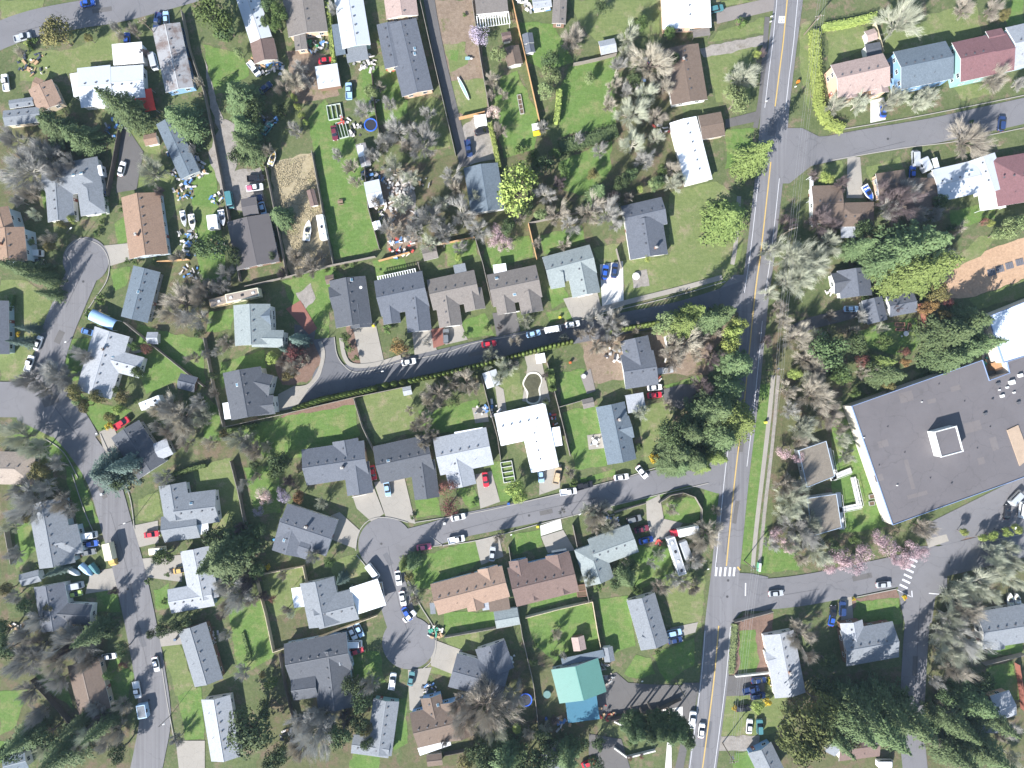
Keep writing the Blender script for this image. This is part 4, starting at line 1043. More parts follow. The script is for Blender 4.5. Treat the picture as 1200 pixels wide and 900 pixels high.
B(None,'dark tarpaulin-covered shed beside the long diagonal fence, left side','sl','br',[(208,446,228,451,18,'gg')],cat='shed',name='shed',e=2.1,win=False,vents=False)
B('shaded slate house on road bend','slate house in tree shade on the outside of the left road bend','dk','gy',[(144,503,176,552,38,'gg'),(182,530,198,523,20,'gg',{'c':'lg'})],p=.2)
B(None,'tan-orange roofed house cut by the left edge, below the road fork','ob','tn',[(-12,549,36,550,38,'gh',{'c':'tn'})])
B('pale slate and dark turreted house','pale slate two-storey house with dark side gables at upper cul-de-sac end','gg','wt',[(292,356,294,404,42,'gg'),(294,371,316,370,20,'gg',{'c':'sb'}),(294,396,331,397,20,'gg')],two=True)
B('slate house at upper street end','dark slate two-storey house at the dead end of the upper street','dk','wt',[(280,433,290,489,44,'gg'),(290,446,316,452,24,'gg',{'e':4.8}),(292,477,320,474,22,'gg',{'e':4.7})],two=True,covers=[(269,481,14,19,8,'wh',2.5)],sky=[(278,451),(299,459)])
B('slate ranch with cross gable','slate ranch house with front gable, left of the lower cul-de-sac top','sl','tn',[(354,549,428,538,42,'gg'),(403,516,408,545,30,'gg'),(416,543,421,580,30,'gg')],chim=(401,548),gar=(422,580,-78))
B('charcoal ranch on lower street','charcoal hipped ranch house between two slate-blue ones, above the lower cul-de-sac','dk','tn',[(440,546,504,532,44,'gg'),(494,541,500,585,29,'gg')],sky=[(455,540)])
B('blue-grey hip roof with white cover','blue-grey hipped house with white patio cover behind, above the lower street','lg','wt',[(511,536,574,523,44,'gg'),(534,535,542,571,32,'gg')],covers=[(550,510,33,13,10,'wh',2.7)],p=.25)
B('white L-shaped roof','bright white L-shaped roof in the centre of the neighbourhood','wh','wt',[(583,504,643,491,38,'gg'),(628,500,639,551,33,'gg')],p=.2,covers=[(608,485,51,11,11,'wh',2.5),(650,512,15,22,9,'wh',2.5)])
B('blue-grey roof with square carport','blue-grey roofed house with square white carport, below the charcoal roof','sb','wt',[(716,474,730,542,34,'gg'),(722,505,741,500,26,'gg')],covers=[(745,472,21,21,10,'lg',2.7)],chim=(726,492))
B('charcoal house beside red and white cars','charcoal cross-gabled house with red and white cars parked below it','sl','wt',[(744,396,751,428,33,'gg'),(731,436,770,430,40,'gg')],p=.28)
B('grey winged house on left road','grey winged house with wide lawn behind, right of the left road','gr','wt',[(199,568,206,610,32,'gg'),(203,600,252,594,38,'gg'),(188,622,230,616,30,'gg')],covers=[(236,618,16,16,5,'wh',2.7)],sky=[(224,590)])
B('grey house opposite box truck','grey house with hipped east wing facing the yellow-cab box truck','gr','pb',[(48,588,62,665,42,'gg'),(58,639,90,632,34,'gh')],sky=[(62,627)],e=3)
B('dark slate house on left road','dark slate house partly in tree shade, below the tarped boats','sl','wt',[(53,687,62,740,36,'gg'),(66,720,105,722,24,'gg',{'c':'dk'})],e=3)
B(None,'small grey shed with whitish end, behind the dark slate house on the left','gr','wt',[(22,681,45,675,14,'gg')],cat='shed',name='shed',e=2.3,win=False,vents=False)
B('blue-white house on left road','pale blue-white angular house right of the left road','lg','bl',[(226,644,238,704,34,'gg'),(197,706,248,697,28,'gg')],p=.22)
B('slate diagonal house','large slate house set diagonally left of the lower cul-de-sac','sl','wt',[(328,612,388,632,44,'gg'),(344,612,334,650,34,'gg'),(350,640,362,644,26,'gg')],chim=(358,618),sky=[(333,633)],p=.2)
B('grey house inside pale fence','grey house with white garage roof inside the pale wooden fence','gr','wt',[(369,682,380,735,40,'gg'),(368,722,415,710,36,'gg')],covers=[(350,700,14,23,8,'wh',2.6),(431,699,34,32,18,'wh',3.0)])
B('orange shingle roof','bright orange-brown shingled house below the lower street','or_','pb',[(508,705,593,683,37,'gg'),(571,666,577,690,24,'gg'),(553,695,558,716,20,'gg')],covers=[(585,708,24,15,8,'br',2.6),(569,710,8,10,8,'lg',2.55),(507,713,6,13,5,'gr',2.4)],sky=[(569,682)])
B('maroon-brown gabled roof','maroon-brown house with four small gables, right of the orange roof','mr','bl',[(600,691,674,673,46,'gg'),(607,657,613,688,22,'gg'),(653,650,660,680,28,'gg'),(622,684,626,704,17,'gg'),(656,676,661,697,17,'gg')],e=3,gar=(655,645,100))
B('blue-grey roof by three parked cars','blue-grey hipped roof left of three cars parked side by side','gg','pb',[(690,641,704,684,34,'hg'),(695,650,744,632,34,'gg')])
B('lone grey gable below mural trailer','grey gabled house on green lawns left of the main road, lower part','gr','wt',[(752,701,769,760,34,'gg'),(752,746,768,753,18,'gg')])
B('shaded house at bottom left','brownish shaded roof beneath tall trees, bottom left','br','tn',[(94,778,108,836,38,'gg')],p=.25,vents=False)
B('plain grey gable on left road','plain grey gabled house right of the left road, lower part','gr','br',[(222,736,242,803,34,'gg')])
B('pale grey roof beside big holly','pale grey gabled roof left of the big round holly tree, bottom','lg','wt',[(250,820,262,893,34,'gg')])
B(None,'small blue-grey roof cut by the bottom-left corner, beside a deck','sb','wt',[(3,899,30,892,18,'gg')],p=.2)
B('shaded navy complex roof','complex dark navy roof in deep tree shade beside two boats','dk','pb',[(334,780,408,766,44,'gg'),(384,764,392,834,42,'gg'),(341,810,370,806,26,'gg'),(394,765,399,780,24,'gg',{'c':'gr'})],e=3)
B('grey L-shaped roof at bottom','grey L-shaped roof with pale ribbed strip, bottom centre-left','gr','tl',[(452,822,443,886,30,'gg'),(412,873,456,879,22,'gg')],p=.22)
B('slate house with rear deck','slate-blue house with deck and tree shadows, right of the lowest cul-de-sac','sl','wt',[(530,787,592,804,40,'gg'),(574,757,585,790,36,'gg')],covers=[],p=.2)
B('dark brown house with white awning','dark maroon-brown house with long white awning, bottom centre','br','bl',[(484,860,546,845,42,'gg'),(504,818,512,852,24,'gg'),(528,824,540,868,30,'gg')],covers=[(509,875,38,9,19,'wh',2.5)],sky=[(513,826)],e=3)
B('small brown shed at bottom','small brown-roofed shed below the long white awning','br','tn',[(500,893,518,891,14,'gg')],cat='shed',name='shed',e=2.2,win=False,vents=False)
B('teal metal roof','bright teal-green metal-roofed house at bottom centre','te','pb',[(674,781,684,821,56,'gg')],p=.24,vents=False,covers=[(683,771,50,9,12,'sb',2.6)])
B(None,'dark blue flat roof attached just below the teal metal roof','tb','wt',[(664,834,701,829,27,'f')],cat='carport',name='carport',e=2.8,win=False)
B('tan garden shed on lawn','small tan-roofed shed on the lawn just above the teal roof','pk','br',[(677,747,680,763,15,'gg')],cat='shed',name='shed',e=2.3,win=False,vents=False)
B(None,'small grey shed at the fence corner right of the tan garden shed','gr','wt',[(712,759,715,776,12,'gg')],cat='shed',name='shed',e=2.2,win=False,vents=False)
B('slate roof at bottom edge','slate roof end between evergreens at the bottom edge','sl','wt',[(644,880,662,910,24,'gg')],vents=False)
B('white gabled house right of main road','pale white-grey gabled house right of the main road, lower part','lg','wt',[(914,743,928,817,36,'gg',{'p':.22}),(899,775,918,770,20,'gg',{'p':.2})],chim=(927,790))
B('grey roof at bottom right of main road','grey roof end with blue-white gable at the bottom edge, right of main road','gr','bl',[(892,879,908,912,30,'gg')])
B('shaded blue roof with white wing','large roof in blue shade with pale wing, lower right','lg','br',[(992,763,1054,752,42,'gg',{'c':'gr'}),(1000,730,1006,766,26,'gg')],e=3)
B('maroon roof at bottom right','maroon roofed house with white gable below dark conifers, bottom right','mr','wt',[(984,880,1032,874,30,'gg'),(974,872,986,878,24,'gg',{'c':'gr'})],e=3)
B('wide grey roof at right edge','wide grey hipped roof cut by the right edge, lower right','gr','wt',[(1153,742,1215,732,44,'gg'),(1170,740,1172,762,16,'gg')])
B('small grey roof under evergreens','small grey roof half hidden by evergreens, lower right edge','lg','pe',[(1168,833,1191,826,30,'gg'),(1152,852,1172,853,16,'gg',{'c':'gr'})])
B(None,'narrow grey shed straddling the fence below the orange shingle roof','gg','wt',[(580,728,608,723,20,'gg')],cat='shed',name='shed',e=2.3,win=False,vents=False)
B(None,'weathered metal shed below the arborvitae hedge, tarp on its lower end','lgm','wt',[(573,435,579,453,17,'gg')],cat='shed',name='shed',e=2.3,win=False,vents=False,p=.15)
B(None,'small grey shed between lawns left of the charcoal cross-gabled house','tp','wt',[(683,474,696,471,11,'gg')],cat='shed',name='shed',e=2.2,win=False,vents=False)
B(None,'small pale shed beneath the arborvitae hedge at the fenced lawn corner','lg','wt',[(472,459,482,457,10,'gg')],cat='shed',name='shed',e=2.1,win=False,vents=False)
B(None,'weathered tin shed roof at the right edge of the long green lawn','lgm','br',[(429,228,447,224,30,'gg')],cat='shed',name='shed',e=2.4,win=False,vents=False,p=.12)
B(None,'narrow rusty shed at the top right corner of the long green lawn','rust','wt',[(422,168,429,194,12,'gg')],cat='shed',name='shed',e=2.3,win=False,vents=False,p=.12)
B(None,'tiny white shed below the tin shed beside the long green lawn','wh','wt',[(440,259,443,268,9,'gg')],cat='shed',name='shed',e=2.2,win=False,vents=False)
B(None,'small maroon-roofed shed standing in the dry grass field','mr','wt',[(363,222,368,241,9,'gg')],cat='shed',name='shed',e=2.1,win=False,vents=False)
B(None,'small white-roofed shed among bare trees right of the pool ring','wh','wt',[(421,167,428,178,10,'gg')],cat='shed',name='shed',e=2.2,win=False,vents=False) if False else None
B('slate roof above yellow-green tree','slate-blue weathered roof left of the big yellow-green tree','sb','wt',[(563,192,572,247,40,'gg')],p=.22,vents=False)
B('white canopy by pale blossom','small white canopy roof beside the pale pink blossom tree','wh','wt',[(556,142,570,140,13,'f')],cat='canopy',name='canopy',e=2.5,win=False)
B(None,'dark low shed in the shade behind the olive-grey gabled house','tp','wt',[(495,298,512,294,15,'gg')],cat='shed',name='shed',e=2.2,win=False,vents=False)
B(None,'small grey-roofed box on the patio at the head of the pool','wh','wt',[(628,421,639,419,11,'f')],cat='canopy',name='canopy',e=2.4,win=False)
B(None,'small brown-roofed shed beside the shrub dots, upper left of the slate gabled house','br','tn',[(381,328,391,326,10,'gg')],cat='shed',name='shed',e=2.1,win=False,vents=False)
# school and portables ------------------------------------------------------
def flatroof(name,label,cat,pts,h,rm,wm,trim,par=.35,holes=None,nick=None,wn=False):
    P=[W(x,y,h) for x,y in pts]; cx=sum(p[0] for p in P)/len(P); cy=sum(p[1] for p in P)/len(P); r=empty(name,(cx,cy,0))
    a=sum(P[i][0]*P[(i+1)%len(P)][1]-P[(i+1)%len(P)][0]*P[i][1] for i in range(len(P)))
    if a<0: P=P[::-1]
    m=MB(); m.prism(P,0,h-.02); m.build('wall',wm,r)
    m=MB(); m.add([(x,y,h) for x,y in P],[tuple(range(len(P)))]); o=m.build('roof',rm,r)
    m=MB()
    for i in range(len(P)):
        (ax,ay),(bx,by)=P[i],P[(i+1)%len(P)]; L=math.hypot(bx-ax,by-ay); m.box((ax+bx)/2,(ay+by)/2,h-.3+.004*(i%3),h+par+.004*(i%3),L+.1,.14,math.atan2(by-ay,bx-ax))
    m.build('parapet',trim,r)
    for i in range(len(P)):
        (ax,ay),(bx,by)=P[i],P[(i+1)%len(P)]; L=math.hypot(bx-ax,by-ay); n=int(L/6)*wn; an=math.atan2(by-ay,bx-ax)
        for j in range(min(n,10)):
            t=(j+.5)/n; place('window',ME_WIN,r,(ax+(bx-ax)*t,ay+(by-ay)*t,1.7),an)
    tag(r,label,cat)
    if nick: LAND.append((nick,sum(p[0] for p in pts)/len(pts),sum(p[1] for p in pts)/len(pts)))
    return r,o
SCR=pavemat('school_membrane',(.14,.129,.134),None,.35)
WTW=surf('school_wall',(.62,.57,.50),.08,.4,5,.8); TBL=plain('trim_blue',(.24,.32,.50),.5)
sch,sr=flatroof('school_building','large flat dark-roofed school building with raised skylight box, right side','school',poly('998,476 1151,422 1159,446 1183,437 1180,424 1260,395 1260,545 1200,559 1046,615'),5.2,SCR,WTW,TBL,.22,nick='flat school roof')
# raised clerestory box
X,Y=W(1108,517,7); m=MB(); A_=math.radians(15); m.box(X,Y,5.19,8.2,6.6,7.6,A_); m.build('clerestory',[TRIM],sch)
m=MB(); m.box(X,Y,8.202,8.28,6.0,7.0,A_); m.build('clerestory_roof',SCR,sch)
m=MB()
for dx,dy,lx,ly in ((0,3.75,6.8,.25),(0,-3.75,6.8,.25),(3.28,0,.25,7.24),(-3.28,0,.25,7.24)):
    m.box(X+dx*math.cos(A_)-dy*math.sin(A_),Y+dx*math.sin(A_)+dy*math.cos(A_),8.1,8.5,lx,ly,A_)
m.build('clerestory_parapet',TRIM,sch)
for x,y,s in ((1170,450,.9),(1175,464,.9),(1155,485,.8),(1181,454,.6),(1194,472,.8),(1189,460,.5),(1164,468,.4),(1081,471,.25),(1052,569,.3),(1116,567,.3),(1013,513,.3),(1172,457,.4),(1196,440,1.1),(1186,448,1.4)):
    xx,yy=W(x,y,5.7); m=MB(); m.box(xx,yy,5.2,5.2+.3+s*.3,s*1.0,s*.8,A_); m.box(xx,yy,5.2+.3+s*.3,5.26+.3+s*.3,s*1.1,s*.9,A_); m.build('roof_unit',VENTM if int(x)%3==0 else TRIM,sch)
SP=pavemat('membrane_patch',(.165,.148,.146),None,.4)
for x,y,lx,ly in ((1062,465,4,3),(1092,470,2.5,1.2),(1035,520,3,2),(1075,580,6,1.2),(1066,556,1.2,9),(1140,500,5,3),(1150,540,2,2),(1030,560,2.5,2),(1120,455,3,1.5),(1165,520,2,4)):
    xx,yy=W(x,y,5.2); m=MB(); m.box(xx,yy,5.19,5.206,lx,ly,A_); m.build('membrane_patch',SP,sr)
for x,y in ((1040,500),(1060,530),(1090,560),(1130,470),(1145,525),(1100,450),(1030,545),(1160,500)):
    xx,yy=W(x,y,5.2); m=MB(); m.tube((xx,yy,5.19),(xx,yy,5.5),.12,.12,8); m.build('roof_drain',DARK,sr)
m=MB(); P=[W(x,y,5.4) for x,y in poly('1180,504 1193,498 1207,536 1195,546')]; m.prism(P,5.21,5.5,0); m.build('roof_terrace',surf('terrace_tan',(.40,.30,.22),.2,.6,4),sch)
flatroof('gymnasium','pale blue-white flat roof above the school, cut by the right edge','building',poly('1158,371 1260,330 1275,395 1176,425'),6.0,roofmat((.62,.68,.76),'metal'),WTW,TBL,.2)
m=MB(); xx,yy=W(1172,428,3); m.box(xx,yy,0,3,3.2,2.2,A_); r=empty('canopy',(xx,yy,0)); m.build('canopy_body',surf('terrace_orange',(.45,.25,.13)),r); m=MB(); m.box(xx,yy,3.003,3.1,3.6,2.6,A_); m.build('canopy_roof',surf('terrace_orange',(.45,.25,.13)),r); tag(r,'small orange-topped canopy in the corner between school and pale blue-white roof','canopy')
MOSS=roofmat((.19,.165,.135),'shingle')
def portable(label,pts,ramp_,nick):
    r,o=flatroof('portable_classroom',label,'classroom',pts,3.2,MOSS,wmat('gy'),surf('trim_portable',(.42,.50,.60),.1),.12,nick=nick,wn=True)
    m=MB()
    for seg in ramp_:
        P=[W(x,y,1) for x,y in seg]
        for i in range(len(P)-1):
            (ax,ay),(bx,by)=P[i],P[i+1]; L=math.hypot(bx-ax,by-ay); an=math.atan2(by-ay,bx-ax)
            m.box((ax+bx)/2,(ay+by)/2,.55,.68+.003*i,L+1.4,1.6,an)
            n_=(-math.sin(an),math.cos(an))
            for s in (-.8,.8):
                m.box((ax+bx)/2+n_[0]*s,(ay+by)/2+n_[1]*s,1.5+.003*i,1.58+.003*i,L,.08,an)
                k=max(2,int(L/1.8))
                for j in range(k+1): t=j/k; m.box(ax+(bx-ax)*t+n_[0]*s,ay+(by-ay)*t+n_[1]*s,0,1.5,.07,.07,an)
    m.build('ramp',surf('ramp_concrete',(.55,.54,.52),.1),r)
portable('upper flat mossy-roofed portable classroom left of the school',poly('936,528 968,517 978,558 946,571'),[poly('976,560 996,552'),poly('972,528 978,560')],'upper portable classroom')
portable('lower flat mossy-roofed portable classroom with railed ramp, left of the school',poly('946,584 980,579 986,618 952,628'),[poly('983,598 1008,593 1001,562'),poly('983,580 987,618')],'lower portable classroom')
